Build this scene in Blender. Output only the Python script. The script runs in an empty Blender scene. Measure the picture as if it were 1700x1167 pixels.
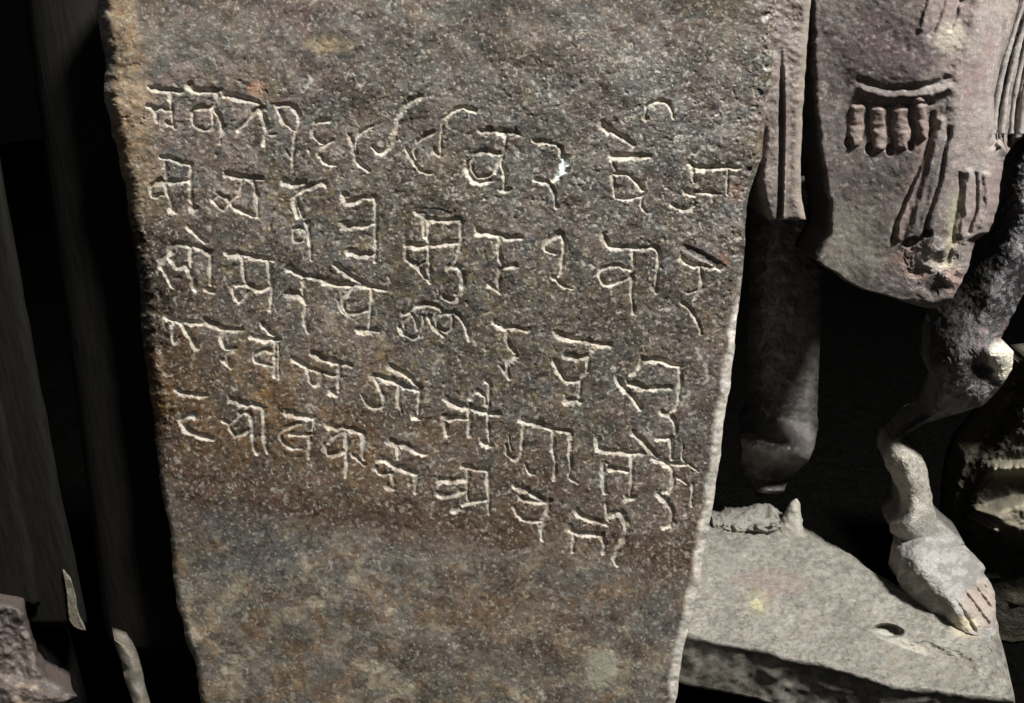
import bpy, math, random
import numpy as np

random.seed(4)
SC = bpy.context.scene
COL = SC.collection

# ------------------------------------------------------------------ camera, world, lamps, exposure
CAM_H = 1.0                       # camera height above the floor
PITCH = math.radians(20.5)        # looking down on the stones
F = 1228.0                        # focal length in photo pixels (26 mm equivalent, 1700 px wide)
CW, CH = 850.0, 583.5
cam_d = bpy.data.cameras.new("camera")
cam = bpy.data.objects.new("camera", cam_d)
COL.objects.link(cam)
cam.location = (0, 0, CAM_H)
cam.rotation_euler = (math.radians(90) - PITCH, 0, 0)
cam_d.sensor_width = 36.0
cam_d.lens = F / 1700.0 * 36.0
cam_d.clip_start = 0.01
cam_d.clip_end = 100.0
SC.camera = cam

W = bpy.data.worlds.new("World")
SC.world = W
W.use_nodes = True
W.node_tree.nodes["Background"].inputs[0].default_value = (0.9, 0.95, 1.0, 1)
W.node_tree.nodes["Background"].inputs[1].default_value = 0.0015


def lamp(name, loc, target, power, size, color):
    d = bpy.data.lights.new(name, 'AREA')
    d.energy = power
    d.shape = 'DISK'
    d.size = size
    d.color = color
    o = bpy.data.objects.new(name, d)
    COL.objects.link(o)
    o.location = loc
    v = np.array(target, float) - np.array(loc, float)
    from mathutils import Vector
    o.rotation_euler = Vector(v).to_track_quat('-Z', 'Y').to_euler()
    return o


lamp("key_lamp", (1.2, -0.4, 3.1), (0.2, 0.8, 0.6), 228.0, 0.42, (1.0, 0.985, 0.965))
lamp("fill_lamp", (-0.5, -1.6, 1.9), (0.1, 0.8, 0.6), 4.2, 1.2, (0.94, 0.97, 1.0))

vs = SC.view_settings
vs.view_transform = 'Standard'
vs.look = 'None'
vs.exposure = 0.0
vs.gamma = 1.0
vs.use_curve_mapping = False

# ------------------------------------------------------------------ projection helpers
CP, SP = math.cos(PITCH), math.sin(PITCH)


def ray(px, py):
    u = (np.asarray(px, float) - CW) / F
    v = (CH - np.asarray(py, float)) / F
    return u, CP + v * SP, -SP + v * CP


def on_y(px, py, Y):
    """point of the line of sight through (px, py) at distance Y into the scene"""
    u, dy, dz = ray(px, py)
    t = Y / dy
    return np.stack(np.broadcast_arrays(u * t, Y + 0 * t, CAM_H + dz * t), -1)


def on_z(px, py, z):
    u, dy, dz = ray(px, py)
    t = (z - CAM_H) / dz
    return np.stack(np.broadcast_arrays(u * t, dy * t, z + 0 * t), -1)


# ------------------------------------------------------------------ noise
def _h(ix, iy, iz, seed):
    n = (ix.astype(np.int64) * 374761393 + iy.astype(np.int64) * 668265263
         + iz.astype(np.int64) * 2147483647 + seed * 1274126177) & 0xFFFFFFFF
    n = ((n ^ (n >> 13)) * 1274126177) & 0xFFFFFFFF
    n = ((n ^ (n >> 16)) * 2246822519) & 0xFFFFFFFF
    n = n ^ (n >> 15)
    return (n & 0xFFFFFF) / float(0xFFFFFF)


def vn2(x, y, seed=0):
    xi = np.floor(x); yi = np.floor(y)
    fx = x - xi; fy = y - yi
    fx = fx * fx * (3 - 2 * fx); fy = fy * fy * (3 - 2 * fy)
    z = np.zeros_like(xi)
    a = _h(xi, yi, z, seed); b = _h(xi + 1, yi, z, seed)
    c = _h(xi, yi + 1, z, seed); d = _h(xi + 1, yi + 1, z, seed)
    return (a * (1 - fx) + b * fx) * (1 - fy) + (c * (1 - fx) + d * fx) * fy


def fb2(x, y, seed=0, octv=4, rough=0.5):
    s = 0; a = 1.0; t = 0
    x = np.asarray(x, float); y = np.asarray(y, float)
    for i in range(octv):
        ca, sa = math.cos(0.6 * i + .3), math.sin(0.6 * i + .3)
        s = s + a * vn2((x * ca - y * sa) * 2 ** i, (x * sa + y * ca) * 2 ** i, seed + 17 * i)
        t += a; a *= rough
    return s / t


def vn3(p, seed=0):
    pi = np.floor(p); f = p - pi
    f = f * f * (3 - 2 * f)
    out = 0
    for dx in (0, 1):
        for dy in (0, 1):
            for dz in (0, 1):
                w = ((f[..., 0] if dx else 1 - f[..., 0]) * (f[..., 1] if dy else 1 - f[..., 1])
                     * (f[..., 2] if dz else 1 - f[..., 2]))
                out = out + w * _h(pi[..., 0] + dx, pi[..., 1] + dy, pi[..., 2] + dz, seed)
    return out


def fb3(p, seed=0, octv=4, rough=0.5):
    s = 0; a = 1.0; t = 0
    for i in range(octv):
        s = s + a * vn3(p * 2 ** i + 3.7 * i, seed + 11 * i)
        t += a; a *= rough
    return s / t


def sst(e0, e1, x):
    t = np.clip((x - e0) / (e1 - e0), 0, 1)
    return t * t * (3 - 2 * t)


def srgb(r, g, b):
    c = np.array([r, g, b], float) / 255.0
    return np.where(c <= 0.04045, c / 12.92, ((c + 0.055) / 1.055) ** 2.4)


# ------------------------------------------------------------------ materials
def stone_mat(name, grain=420.0, bump=0.5, contrast=0.55, rough=0.72, spec=0.3, pale=0.35, flake=(1.0, 1.0, 1.0), hue_amp=0.06, worm=0.0):
    """weathered stone; the colour attribute 'tint' carries stains and mineral colour, the nodes the grain"""
    m = bpy.data.materials.new(name)
    m.use_nodes = True
    nt = m.node_tree
    N = nt.nodes; L = nt.links
    bs = N["Principled BSDF"]
    tc = N.new("ShaderNodeTexCoord")
    mp = N.new("ShaderNodeMapping")
    mp.inputs["Scale"].default_value = flake
    L.new(tc.outputs["Object"], mp.inputs["Vector"])
    at = N.new("ShaderNodeAttribute"); at.attribute_name = "tint"

    def noise(scale, detail, rough_, dist=0.0):
        n = N.new("ShaderNodeTexNoise")
        n.inputs["Scale"].default_value = scale
        n.inputs["Detail"].default_value = detail
        n.inputs["Roughness"].default_value = rough_
        n.inputs["Distortion"].default_value = dist
        L.new(mp.outputs[0], n.inputs["Vector"])
        return n

    def rng(src, a, b, c, d):
        r = N.new("ShaderNodeMapRange")
        r.inputs[1].default_value = a; r.inputs[2].default_value = b
        r.inputs[3].default_value = c; r.inputs[4].default_value = d
        L.new(src, r.inputs[0])
        return r.outputs[0]

    def math2(op, a, b):
        n = N.new("ShaderNodeMath"); n.operation = op
        for i, v in enumerate((a, b)):
            if isinstance(v, (int, float)):
                n.inputs[i].default_value = v
            else:
                L.new(v, n.inputs[i])
        return n.outputs[0]

    n1 = noise(grain, 3.0, 0.62, 0.6)
    n2 = noise(grain * 0.27, 4.0, 0.6, 0.3)
    n3 = noise(grain * 2.3, 2.0, 0.6)
    hue = noise(grain * 0.16, 5.0, 0.65)
    v = math2('MULTIPLY', rng(n1.outputs["Fac"], 0.3, 0.7, 1 - contrast, 1 + contrast),
              rng(n2.outputs["Fac"], 0.3, 0.7, 1 - contrast * .5, 1 + contrast * .5))
    v = math2('MULTIPLY', v, rng(n3.outputs["Fac"], 0.3, 0.7, 1 - contrast * .6, 1 + contrast * .6))
    gr = N.new("ShaderNodeAttribute"); gr.attribute_name = "grain"
    v = math2('ADD', math2('MULTIPLY', math2('SUBTRACT', v, 1.0), rng(gr.outputs["Fac"], 0, 1, .45, 1.0)), 1.0)
    mul = N.new("ShaderNodeMix"); mul.data_type = 'RGBA'; mul.blend_type = 'MULTIPLY'
    mul.inputs[0].default_value = 1.0
    cmb = N.new("ShaderNodeCombineColor")
    L.new(math2('MULTIPLY', v, rng(hue.outputs["Fac"], .35, .65, 1 - hue_amp, 1 + hue_amp)), cmb.inputs[0])
    L.new(v, cmb.inputs[1])
    L.new(math2('MULTIPLY', v, rng(hue.outputs["Fac"], .35, .65, 1 + hue_amp, 1 - hue_amp)), cmb.inputs[2])
    L.new(at.outputs["Color"], mul.inputs[6]); L.new(cmb.outputs[0], mul.inputs[7])
    # pale mineral grains
    g = noise(grain * 1.25, 2.0, 0.7, 1.2)
    gm = N.new("ShaderNodeMix"); gm.data_type = 'RGBA'; gm.blend_type = 'MIX'
    L.new(math2('MULTIPLY', rng(g.outputs["Fac"], 0.63, 0.74, 0, 1), pale), gm.inputs[0])
    L.new(mul.outputs[2], gm.inputs[6])
    gm.inputs[7].default_value = (0.36, 0.34, 0.29, 1)
    # thin curling pale flecks of mica and quartz between the grains
    wn = noise(grain * 0.72, 1.5, 0.5, 1.6)
    wd = math2('ABSOLUTE', math2('SUBTRACT', wn.outputs["Fac"], 0.5), 0.0)
    wr = rng(wd, 0.0, 0.035, 1.0, 0.0)
    wk = rng(noise(grain * 0.33, 3.0, 0.6).outputs["Fac"], 0.43, 0.58, 0.0, 1.0)
    wf = math2('MULTIPLY', math2('MULTIPLY', math2('MULTIPLY', wr, wk), worm), gr.outputs["Fac"])
    wm = N.new("ShaderNodeMix"); wm.data_type = 'RGBA'
    L.new(wf, wm.inputs[0]); L.new(gm.outputs[2], wm.inputs[6])
    wm.inputs[7].default_value = (0.40, 0.37, 0.32, 1)
    L.new(wm.outputs[2], bs.inputs["Base Color"])
    bs.inputs["Roughness"].default_value = rough
    bs.inputs["Specular IOR Level"].default_value = spec
    # pitted relief
    h = math2('ADD', math2('MULTIPLY', n1.outputs["Fac"], 0.55), math2('MULTIPLY', n2.outputs["Fac"], 0.8))
    h = math2('ADD', h, math2('MULTIPLY', n3.outputs["Fac"], 0.25))
    h = math2('ADD', h, math2('MULTIPLY', math2('MULTIPLY', wr, wk), 0.3 * worm))
    h = math2('MULTIPLY', h, rng(gr.outputs["Fac"], 0.0, 1.0, 0.3, 1.0))
    b = N.new("ShaderNodeBump")
    b.inputs["Strength"].default_value = bump
    b.inputs["Distance"].default_value = 0.006
    L.new(h, b.inputs["Height"])
    L.new(b.outputs[0], bs.inputs["Normal"])
    return m


def wood_mat(name, color):
    m = bpy.data.materials.new(name)
    m.use_nodes = True
    nt = m.node_tree; N = nt.nodes; L = nt.links
    bs = N["Principled BSDF"]
    tc = N.new("ShaderNodeTexCoord"); mp = N.new("ShaderNodeMapping")
    mp.inputs["Scale"].default_value = (170, 170, 22)
    L.new(tc.outputs["Object"], mp.inputs["Vector"])
    n = N.new("ShaderNodeTexNoise"); n.inputs["Scale"].default_value = 1.0; n.inputs["Detail"].default_value = 6
    L.new(mp.outputs[0], n.inputs["Vector"])
    cr = N.new("ShaderNodeValToRGB")
    c = np.array(color)
    cr.color_ramp.elements[0].position = 0.3; cr.color_ramp.elements[0].color = (*(c * 0.6), 1)
    cr.color_ramp.elements[1].position = 0.75; cr.color_ramp.elements[1].color = (*(c * 1.5), 1)
    L.new(n.outputs["Fac"], cr.inputs[0]); L.new(cr.outputs[0], bs.inputs["Base Color"])
    b = N.new("ShaderNodeBump"); b.inputs["Strength"].default_value = 0.3; b.inputs["Distance"].default_value = 0.003
    L.new(n.outputs["Fac"], b.inputs["Height"]); L.new(b.outputs[0], bs.inputs["Normal"])
    bs.inputs["Roughness"].default_value = 0.85
    bs.inputs["Specular IOR Level"].default_value = 0.15
    return m


M_SLAB = stone_mat("inscribed_sandstone", 560, 0.26, 0.27, 0.5, 0.5, 0.1, (1.0, 1.0, 1.25), 0.05, 0.6)
M_LETTER = stone_mat("cut_stone", 430, 0.3, 0.18, 0.7, 0.25, 0.1)
M_DRAPE = stone_mat("carved_sandstone", 560, 0.14, 0.32, 0.7, 0.25, 0.15, (1, 1, 1), 0.04, 0.15)
M_PLINTH = stone_mat("plinth_stone", 520, 0.28, 0.24, 0.8, 0.2, 0.3, (1, 1, 1), 0.04, 0.3)
M_FOOT = stone_mat("smooth_carved_stone", 560, 0.12, 0.2, 0.75, 0.22, 0.12, (1, 1, 1), 0.03)
M_DARK = stone_mat("dark_stone", 260, 0.8, 0.5, 0.5, 0.45, 0.25)  # coarse stone, dark by the tint of its blocks
M_LEG = stone_mat("leg_stone", 420, 0.5, 0.45, 0.45, 0.5, 0.25, (1, 1, 1), 0.04, 0.5)  # stone of the bent leg; its dark tint is painted shade
M_SHEEN = stone_mat("hand_polished_stone", 480, 0.15, 0.2, 0.38, 0.6, 0.1, (1, 1, 1), 0.03)
M_ROCK = stone_mat("rough_rock", 430, 0.4, 0.3, 0.8, 0.2, 0.25, (1, 1, 1), 0.05, 0.3)
M_WOOD = wood_mat("dark_stained_wood", (0.0095, 0.0088, 0.0066))
M_WOOD2 = wood_mat("shade_black_wood", (0.005, 0.0045, 0.0035))  # blacker copy of the wood, shade put into its colour
M_FLOOR = stone_mat("dark_earth", 120, 0.8, 0.5, 1.0, 0.0, 0.0)


# ------------------------------------------------------------------ object helpers
def thing(name, label, cat, loc, group=None):
    o = bpy.data.objects.new(name, None)
    o.empty_display_size = 0.05
    COL.objects.link(o)
    o.location = loc
    o["label"] = label; o["category"] = cat
    if group: o["group"] = group
    return o


def link(name, verts, faces, mat, parent=None, tint=None, smooth=True, grain=None):
    """verts (n,3) world coordinates; faces list of index tuples or (k,4) array plus extra"""
    v = np.asarray(verts, float).reshape(-1, 3)
    if parent is not None:
        v = v - np.array(parent.location)[None]
    me = bpy.data.meshes.new(name)
    me.from_pydata(v.tolist(), [], [tuple(map(int, f)) for f in faces])
    me.update()
    me.materials.append(mat)
    if smooth:
        me.polygons.foreach_set("use_smooth", np.ones(len(me.polygons), bool))
    if tint is not None:
        tint = np.broadcast_to(np.asarray(tint, float), (len(v), 3))
        ca = me.attributes.new("tint", 'FLOAT_COLOR', 'POINT')
        ca.data.foreach_set("color", np.concatenate([tint, np.ones((len(v), 1))], 1).astype(np.float32).ravel())
    gq_ = np.broadcast_to(np.asarray(1.0 if grain is None else grain, float), (len(v),))
    ga = me.attributes.new("grain", 'FLOAT', 'POINT')
    ga.data.foreach_set("value", gq_.astype(np.float32))
    me.validate()
    o = bpy.data.objects.new(name, me)
    COL.objects.link(o)
    if parent is not None:
        o.parent = parent
    return o


def grid_faces(nr, nc, base=0):
    i = np.arange(nr - 1)[:, None] * nc + np.arange(nc - 1)[None]
    i = i.ravel() + base
    return np.stack([i, i + nc, i + nc + 1, i + 1], 1)      # front side when rows run down and columns run right


def block_from_grid(P, back, steps=4, jitter=0.002, seed=3):
    """closed solid: front sheet P (nr,nc,3) plus walls pushed along `back` and a rear face"""
    nr, nc = P.shape[:2]
    idx = np.arange(nr * nc).reshape(nr, nc)
    loop = np.concatenate([idx[0, :-1], idx[:-1, -1], idx[-1, :0:-1], idx[:0:-1, 0]])
    V = P.reshape(-1, 3)
    rim = V[loop]
    vs_, fs = [V], list(map(tuple, grid_faces(nr, nc)))
    prev = loop; n = len(V); k = len(loop)
    for s in range(1, steps + 1):
        q = rim + np.asarray(back) * (s / steps)
        nz = fb3(q * 45, seed, 3)[:, None] - 0.5
        c = rim.mean(0)
        d = q - c; d -= np.asarray(back) * ((d @ np.asarray(back)) / (np.asarray(back) @ np.asarray(back)))[:, None]
        d /= np.linalg.norm(d, axis=1)[:, None] + 1e-9
        q = q + d * (nz * 2 * jitter - jitter * 0.8)
        cur = np.arange(n, n + k)
        vs_.append(q); n += k
        nx = np.roll(np.arange(k), -1)
        fs += [(int(prev[a]), int(prev[b]), int(cur[b]), int(cur[a])) for a, b in zip(range(k), nx)]
        prev = cur
    fs.append(tuple(int(a) for a in prev))
    return np.concatenate(vs_), fs


def curve(pts, t):
    """Catmull-Rom through rows of pts at parameters t in 0..len-1"""
    pts = np.asarray(pts, float)
    n = len(pts)
    i = np.clip(np.floor(t).astype(int), 0, n - 2)
    f = (t - i)[:, None]
    p0 = pts[np.clip(i - 1, 0, n - 1)]; p1 = pts[i]; p2 = pts[i + 1]; p3 = pts[np.clip(i + 2, 0, n - 1)]
    return 0.5 * (2 * p1 + (p2 - p0) * f + (2 * p0 - 5 * p1 + 4 * p2 - p3) * f ** 2
                  + (3 * p1 - p0 - 3 * p2 + p3) * f ** 3)


def loft(cs, rs, rings=60, seg=48, rough=0.0, rscale=40, chip=0.0, seed=1, up=(0, -1, 0), power=1.0, fn=None):
    """solid limb through centres cs with radii rs [(across, deep)], knocked about by noise"""
    n = len(cs)
    t = np.linspace(0, n - 1, rings)
    C = curve(cs, t)
    R = np.maximum(curve(np.asarray(rs, float).reshape(n, -1), t), 0.0005)
    if R.shape[1] == 1: R = np.repeat(R, 2, 1)
    T = np.gradient(C, axis=0); T /= np.linalg.norm(T, axis=1)[:, None] + 1e-9
    up = np.broadcast_to(np.asarray(up, float), T.shape)
    S = np.cross(T, up); S /= np.linalg.norm(S, axis=1)[:, None] + 1e-9
    U = np.cross(S, T)
    a = np.linspace(0, 2 * math.pi, seg, endpoint=False)
    ca = np.sign(np.cos(a)) * np.abs(np.cos(a)) ** power
    sa = np.sign(np.sin(a)) * np.abs(np.sin(a)) ** power
    D = S[:, None] * ca[None, :, None] * R[:, :1, None] + U[:, None] * sa[None, :, None] * R[:, 1:, None]
    P = C[:, None] + D
    dl = np.linalg.norm(D, axis=2, keepdims=True) + 1e-9
    if rough:
        P = P + D / dl * ((fb3(P * rscale, seed, 4) - 0.5) * 2 * rough)[..., None] * np.minimum(1, dl / 0.01)
    if chip:
        q = vn3(P * rscale * 0.45, seed + 5); q2 = np.floor(q * 4) / 4
        P = P - D / dl * (q2 * chip)[..., None]
    if fn is not None:
        P = fn(P, a, t)
    V = P.reshape(-1, 3)
    nr = rings
    F_ = []
    for r in range(nr - 1):
        for s in range(seg):
            s2 = (s + 1) % seg
            F_.append((r * seg + s, r * seg + s2, (r + 1) * seg + s2, (r + 1) * seg + s))
    c0, c1 = P[0].mean(0), P[-1].mean(0)
    V = np.concatenate([V, [c0, c1]])
    m = nr * seg
    for s in range(seg):
        s2 = (s + 1) % seg
        F_.append((m, s2, s)); F_.append((m + 1, (nr - 1) * seg + s, (nr - 1) * seg + s2))
    return V, F_


def interp(pts, y):
    p = np.asarray(pts, float)
    return np.interp(y, p[:, 0], p[:, 1])


def fix_normals(o):
    import bmesh
    bm = bmesh.new(); bm.from_mesh(o.data)
    bmesh.ops.recalc_face_normals(bm, faces=bm.faces)
    bm.to_mesh(o.data); bm.free()


# ------------------------------------------------------------------ the ground
g = 24
gx = np.linspace(-8, 8, g * 3); gy = np.linspace(-1.5, 14.0, g * 3)
GX, GY = np.meshgrid(gx, gy)
GZ = (fb2(GX * 4, GY * 4, 9, 3) - .5) * 0.02 - 0.01
ground = link("ground", np.stack([GX, GY, GZ], -1), [f[::-1] for f in grid_faces(g * 3, g * 3)], M_FLOOR,
              tint=srgb(9, 9, 8))
ground["kind"] = "structure"
fix_normals(ground)

# ------------------------------------------------------------------ the inscribed slab
# strokes of each carved sign, measured in twelve close views of the face: (origin x, origin y, pixels per unit)
VIEW = {1: (220, 120, .2057), 2: (540, 140, .2057), 3: (860, 150, .2353), 4: (220, 340, .2057), 5: (540, 340, .2057),
        6: (860, 340, .2118), 7: (260, 510, .2057), 8: (580, 510, .2057), 9: (860, 520, .2057), 10: (280, 620, .2057),
        11: (560, 680, .2057), 12: (840, 680, .2313)}
A, B_, FT, BL = 7.0, 5.2, 3.6, 7.2          # half widths: bold, plain, faint, blunt punch end
LETTERS = [
 # first line
 [(1, A, [(155,125),(385,155)]), (1, B_, [(310,155),(325,400),(345,445)]), (1, B_, [(110,270),(165,285),(190,340),(205,395)]),
  (1, B_, [(195,305),(235,285),(300,305)]), (1, BL, [(275,400),(315,430)])],
 [(1, A, [(460,105),(480,140),(600,155),(705,145)]), (1, B_, [(685,160),(670,240),(650,290)]),
  (1, B_, [(640,285),(500,295),(490,400),(520,440),(620,465),(650,400),(645,300)]), (1, B_, [(655,300),(700,360),(730,450),(700,575)])],
 [(1, A, [(755,180),(900,215),(1020,245)]), (1, B_, [(1020,290),(920,390),(850,470)]), (1, A, [(1030,290),(1070,400),(1080,480),(1060,590)]),
  (1, FT, [(1080,500),(1160,495)])],
 [(1, B_, [(1170,260),(1270,265),(1330,320),(1345,380),(1320,480),(1300,620),(1290,740)]), (1, B_, [(1185,310),(1220,390),(1320,480)]),
  (1, FT, [(1245,630),(1280,700)])],
 [(1, B_, [(1580,390),(1490,410),(1460,500),(1550,580),(1610,550)]), (1, B_, [(1550,590),(1500,650),(1560,730),(1635,745)])],
 [(2, B_, [(370,335),(290,390),(250,470),(260,570)]), (2, B_, [(195,410),(225,480),(240,570),(280,640),(355,700)]),
  (2, A, [(755,95),(660,160),(600,260),(570,380),(530,490),(450,555),(385,505)])],
 [(2, B_, [(865,385),(760,450),(720,530),(730,600)]), (2, B_, [(660,530),(710,620),(770,690),(850,715)]),
  (2, B_, [(1210,210),(1110,190),(1000,240),(955,300),(940,400),(935,560)]), (2, B_, [(880,535),(925,570)])],
 [(2, A, [(1260,380),(1400,375),(1550,395)]), (2, B_, [(1460,390),(1455,480),(1430,570),(1420,640),(1450,740),(1440,850)]),
  (2, B_, [(1420,565),(1310,540),(1220,555),(1180,640),(1200,720),(1260,750),(1360,710),(1410,600)]),
  (2, A, [(1150,640),(1170,740),(1240,790),(1330,770)]), (2, B_, [(1420,855),(1500,850)])],
 [(3, B_, [(110,355),(200,370),(295,395),(310,480)]), (3, BL, [(340,470),(310,570),(250,630)]), (3, B_, [(125,635),(200,650),(250,710),(272,825)])],
 [(3, A, [(600,250),(700,310),(820,385)]), (3, BL, [(595,245),(640,295)]), (3, B_, [(900,200),(905,120),(960,85),(1040,80),(1085,130),(1095,190)]),
  (3, A, [(670,465),(780,465),(930,465)]), (3, FT, [(655,490),(690,560)]), (3, B_, [(680,590),(770,590),(830,640),(880,700)]),
  (3, B_, [(670,610),(680,700),(700,755),(770,765),(870,745)]), (3, FT, [(880,740),(870,810),(905,860)])],
 [(3, A, [(1220,520),(1260,545),(1400,540),(1550,540)]), (3, B_, [(1235,550),(1240,650)]), (3, B_, [(1250,715),(1430,730)]),
  (3, BL, [(1190,715),(1235,735)]), (3, B_, [(1090,810),(1150,835),(1210,830),(1250,800)]), (3, FT, [(1480,555),(1475,730)])],
 # second line
 [(1, B_, [(235,690),(300,690),(400,730),(470,735)]), (1, B_, [(270,740),(270,900),(290,990),(335,1120)]),
  (1, B_, [(470,745),(465,900),(475,1030),(500,1090)]), (1, A, [(205,880),(300,880),(460,870)]),
  (1, B_, [(205,885),(150,920),(160,1000),(240,990)]), (1, BL, [(325,1110),(345,1130)]), (1, BL, [(475,1092),(510,1095)])],
 [(1, A, [(765,820),(880,845),(1045,860)]), (1, B_, [(895,865),(855,980),(820,1010),(780,1060),(740,1110)]),
  (1, B_, [(690,1000),(650,1040),(740,1110)]), (1, B_, [(690,990),(760,1020),(800,1075),(900,1130),(960,1160),(1010,1165)]),
  (1, B_, [(975,880),(1000,1000),(1015,1165)])],
 [(1, A, [(1225,885),(1300,905),(1390,885)]), (1, A, [(1545,895),(1450,915),(1330,980),(1310,1060),(1340,1165)]), (4, B_, [(1330,0),(1380,100)]),
  (4, B_, [(1390,210),(1350,180),(1300,210),(1310,290),(1380,285),(1400,220)]), (4, B_, [(1405,150),(1430,300),(1445,440)])],
 [(2, A, [(150,890),(180,950),(300,920),(400,915)]), (2, A, [(150,1130),(220,1145),(400,1125)]), (2, B_, [(405,920),(405,1165)]),
  (5, B_, [(405,100),(410,300),(400,450)]), (5, A, [(200,375),(280,400),(390,400)])],
 [(5, B_, [(740,70),(790,100),(800,260)]), (5, A, [(790,95),(830,120),(950,125),(1090,115)]), (5, B_, [(835,130),(835,350),(845,600)]),
  (5, B_, [(1095,130),(1095,300),(1060,430),(1000,500)]), (5, A, [(660,330),(820,330),(1060,300)]),
  (5, B_, [(660,335),(655,420),(730,490),(800,460)]), (5, B_, [(740,480),(800,570),(850,625)]),
  (5, A, [(1000,500),(1080,510),(1115,590),(1100,680),(1040,770),(960,745)])],
 [(5, A, [(1235,215),(1400,240),(1480,270),(1580,260)]), (5, B_, [(1410,250),(1400,370),(1430,490)]),
  (5, B_, [(1535,490),(1430,510),(1400,600),(1410,710)]), (5, B_, [(1330,650),(1410,710)])],
 [(6, A, [(330,220),(240,280),(210,340),(290,380)]), (6, B_, [(330,220),(365,290),(350,390),(345,500),(320,560)]), (6, B_, [(280,570),(350,630),(420,655)])],
 [(6, A, [(675,240),(710,320),(830,330),(950,335),(1060,335),(1105,375)]), (6, B_, [(905,380),(900,470)]), (6, B_, [(1105,380),(1100,500),(1075,680)]),
  (6, B_, [(870,500),(780,475),(680,490),(640,530),(660,610),(720,630),(820,590),(880,565)]), (6, B_, [(890,560),(895,700),(910,850)]),
  (6, BL, [(1065,650),(1085,685)])],
 [(6, A, [(1280,420),(1350,470),(1420,480),(1570,495)]), (6, B_, [(1420,480),(1440,580),(1430,660),(1370,750)]), (6, FT, [(1330,690),(1420,670)]),
  (6, B_, [(1290,775),(1340,810),(1400,900),(1440,1010)])],
 # third line
 [(4, B_, [(460,185),(520,245),(590,300)]), (4, B_, [(220,480),(270,560),(325,665)]), (4, A, [(230,465),(300,390),(350,320),(480,330),(600,370),(620,400)]),
  (4, B_, [(470,330),(475,500)]), (4, A, [(310,440),(360,500),(430,490),(470,550),(500,680)]), (4, B_, [(630,380),(630,640)]), (4, BL, [(595,690),(645,700)])],
 [(4, A, [(780,395),(900,400),(1000,425),(1130,445)]), (4, B_, [(885,420),(900,560),(920,630)]), (4, B_, [(1095,450),(1110,560),(1125,700),(1110,850)]),
  (4, B_, [(820,650),(920,645)]), (4, B_, [(810,660),(830,740),(870,780),(930,700)]), (4, A, [(940,650),(1040,680),(1120,660)])],
 [(4, A, [(1265,520),(1380,570),(1480,580),(1560,610),(1650,630)]), (4, B_, [(1390,600),(1370,700),(1400,790)]),
  (4, A, [(1250,720),(1340,730),(1400,800)]), (4, B_, [(1400,830),(1390,950),(1420,1030)])],
 [(5, A, [(80,480),(180,560),(290,625),(370,650)]), (5, A, [(0,625),(180,650),(280,650),(380,665),(480,675)]),
  (5, B_, [(230,660),(180,710),(140,760),(150,840),(210,880),(340,850)]), (5, B_, [(370,660),(375,800),(350,1000)]),
  (5, FT, [(100,770),(130,860),(200,900)]), (5, A, [(270,1015),(430,1020)])],
 [(5, B_, [(690,860),(740,820),(830,800),(920,830),(940,860)]), (5, B_, [(630,880),(680,870),(720,920),(740,1000)]),
  (5, B_, [(600,990),(650,1050),(740,1075),(790,980),(790,900)]), (5, B_, [(690,890),(640,950),(640,1000)]),
  (5, B_, [(840,910),(880,990),(950,1050)]), (5, B_, [(1020,880),(960,870),(900,920),(910,990),(970,1020),(1020,990),(1025,900)]),
  (5, B_, [(1040,870),(1110,930),(1150,1020),(1160,1090)])],
 [(8, A, [(1180,125),(1260,165),(1340,165),(1430,185)]), (8, B_, [(1275,190),(1270,270),(1330,370)]),
  (8, B_, [(1350,390),(1290,430),(1275,500),(1290,575)]), (8, FT, [(1215,470),(1280,560)])],
 [(9, A, [(315,165),(400,200),(550,220),(650,250),(740,250)]), (9, B_, [(620,260),(580,340),(570,400)]), (9, A, [(380,350),(480,355),(570,350)]),
  (9, A, [(290,385),(330,470),(390,540),(490,540)]), (9, B_, [(570,400),(560,460),(510,520),(505,600),(490,690)]), (9, BL, [(400,710),(450,700),(505,715)])],
 [(9, A, [(1010,375),(1130,380),(1200,400),(1320,430)]), (9, B_, [(1000,380),(960,460),(900,500)]),
  (9, B_, [(1310,430),(1305,610),(1285,740),(1230,800)]), (9, A, [(890,570),(980,590),(1080,605),(1230,600)]),
  (9, A, [(805,535),(860,610),(930,680),(985,770)]), (9, B_, [(1165,800),(1230,830),(1270,900),(1270,960)]), (9, B_, [(1130,1010),(1230,1005)])],
 # fourth line
 [(7, A, [(85,80),(150,105),(210,140),(270,240),(320,330)]), (7, B_, [(140,110),(130,210),(150,285),(190,240)]), (7, A, [(220,120),(380,130)])],
 [(7, A, [(400,115),(480,150),(560,180),(690,180)]), (7, B_, [(540,190),(525,260),(560,330),(640,330)]), (7, B_, [(620,340),(560,390),(600,490)]),
  (7, B_, [(545,435),(600,490)])],
 [(7, B_, [(860,140),(940,225)]), (7, A, [(765,240),(860,265),(980,260)]), (7, B_, [(935,370),(880,345),(810,370),(785,400),(810,440),(930,470)]),
  (7, B_, [(960,270),(955,560)]), (7, FT, [(985,300),(985,580)])],
 [(7, A, [(1265,375),(1380,430),(1480,450),(1570,475)]), (7, B_, [(1105,425),(1220,490),(1330,525),(1440,550)]),
  (7, B_, [(1220,510),(1240,600),(1290,625),(1330,560),(1330,530)]), (7, B_, [(1475,450),(1470,680)]), (7, BL, [(1415,685),(1445,710)])],
 [(8, A, [(335,480),(370,500),(450,540),(520,600),(575,655)]), (8, A, [(190,555),(300,580),(450,640),(570,670)]),
  (8, B_, [(195,560),(240,640),(280,730),(270,800),(200,810),(140,775),(105,710)]), (8, B_, [(400,640),(400,770),(420,850)]),
  (8, B_, [(570,680),(560,870)]), (8, BL, [(525,880),(555,890)])],
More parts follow.
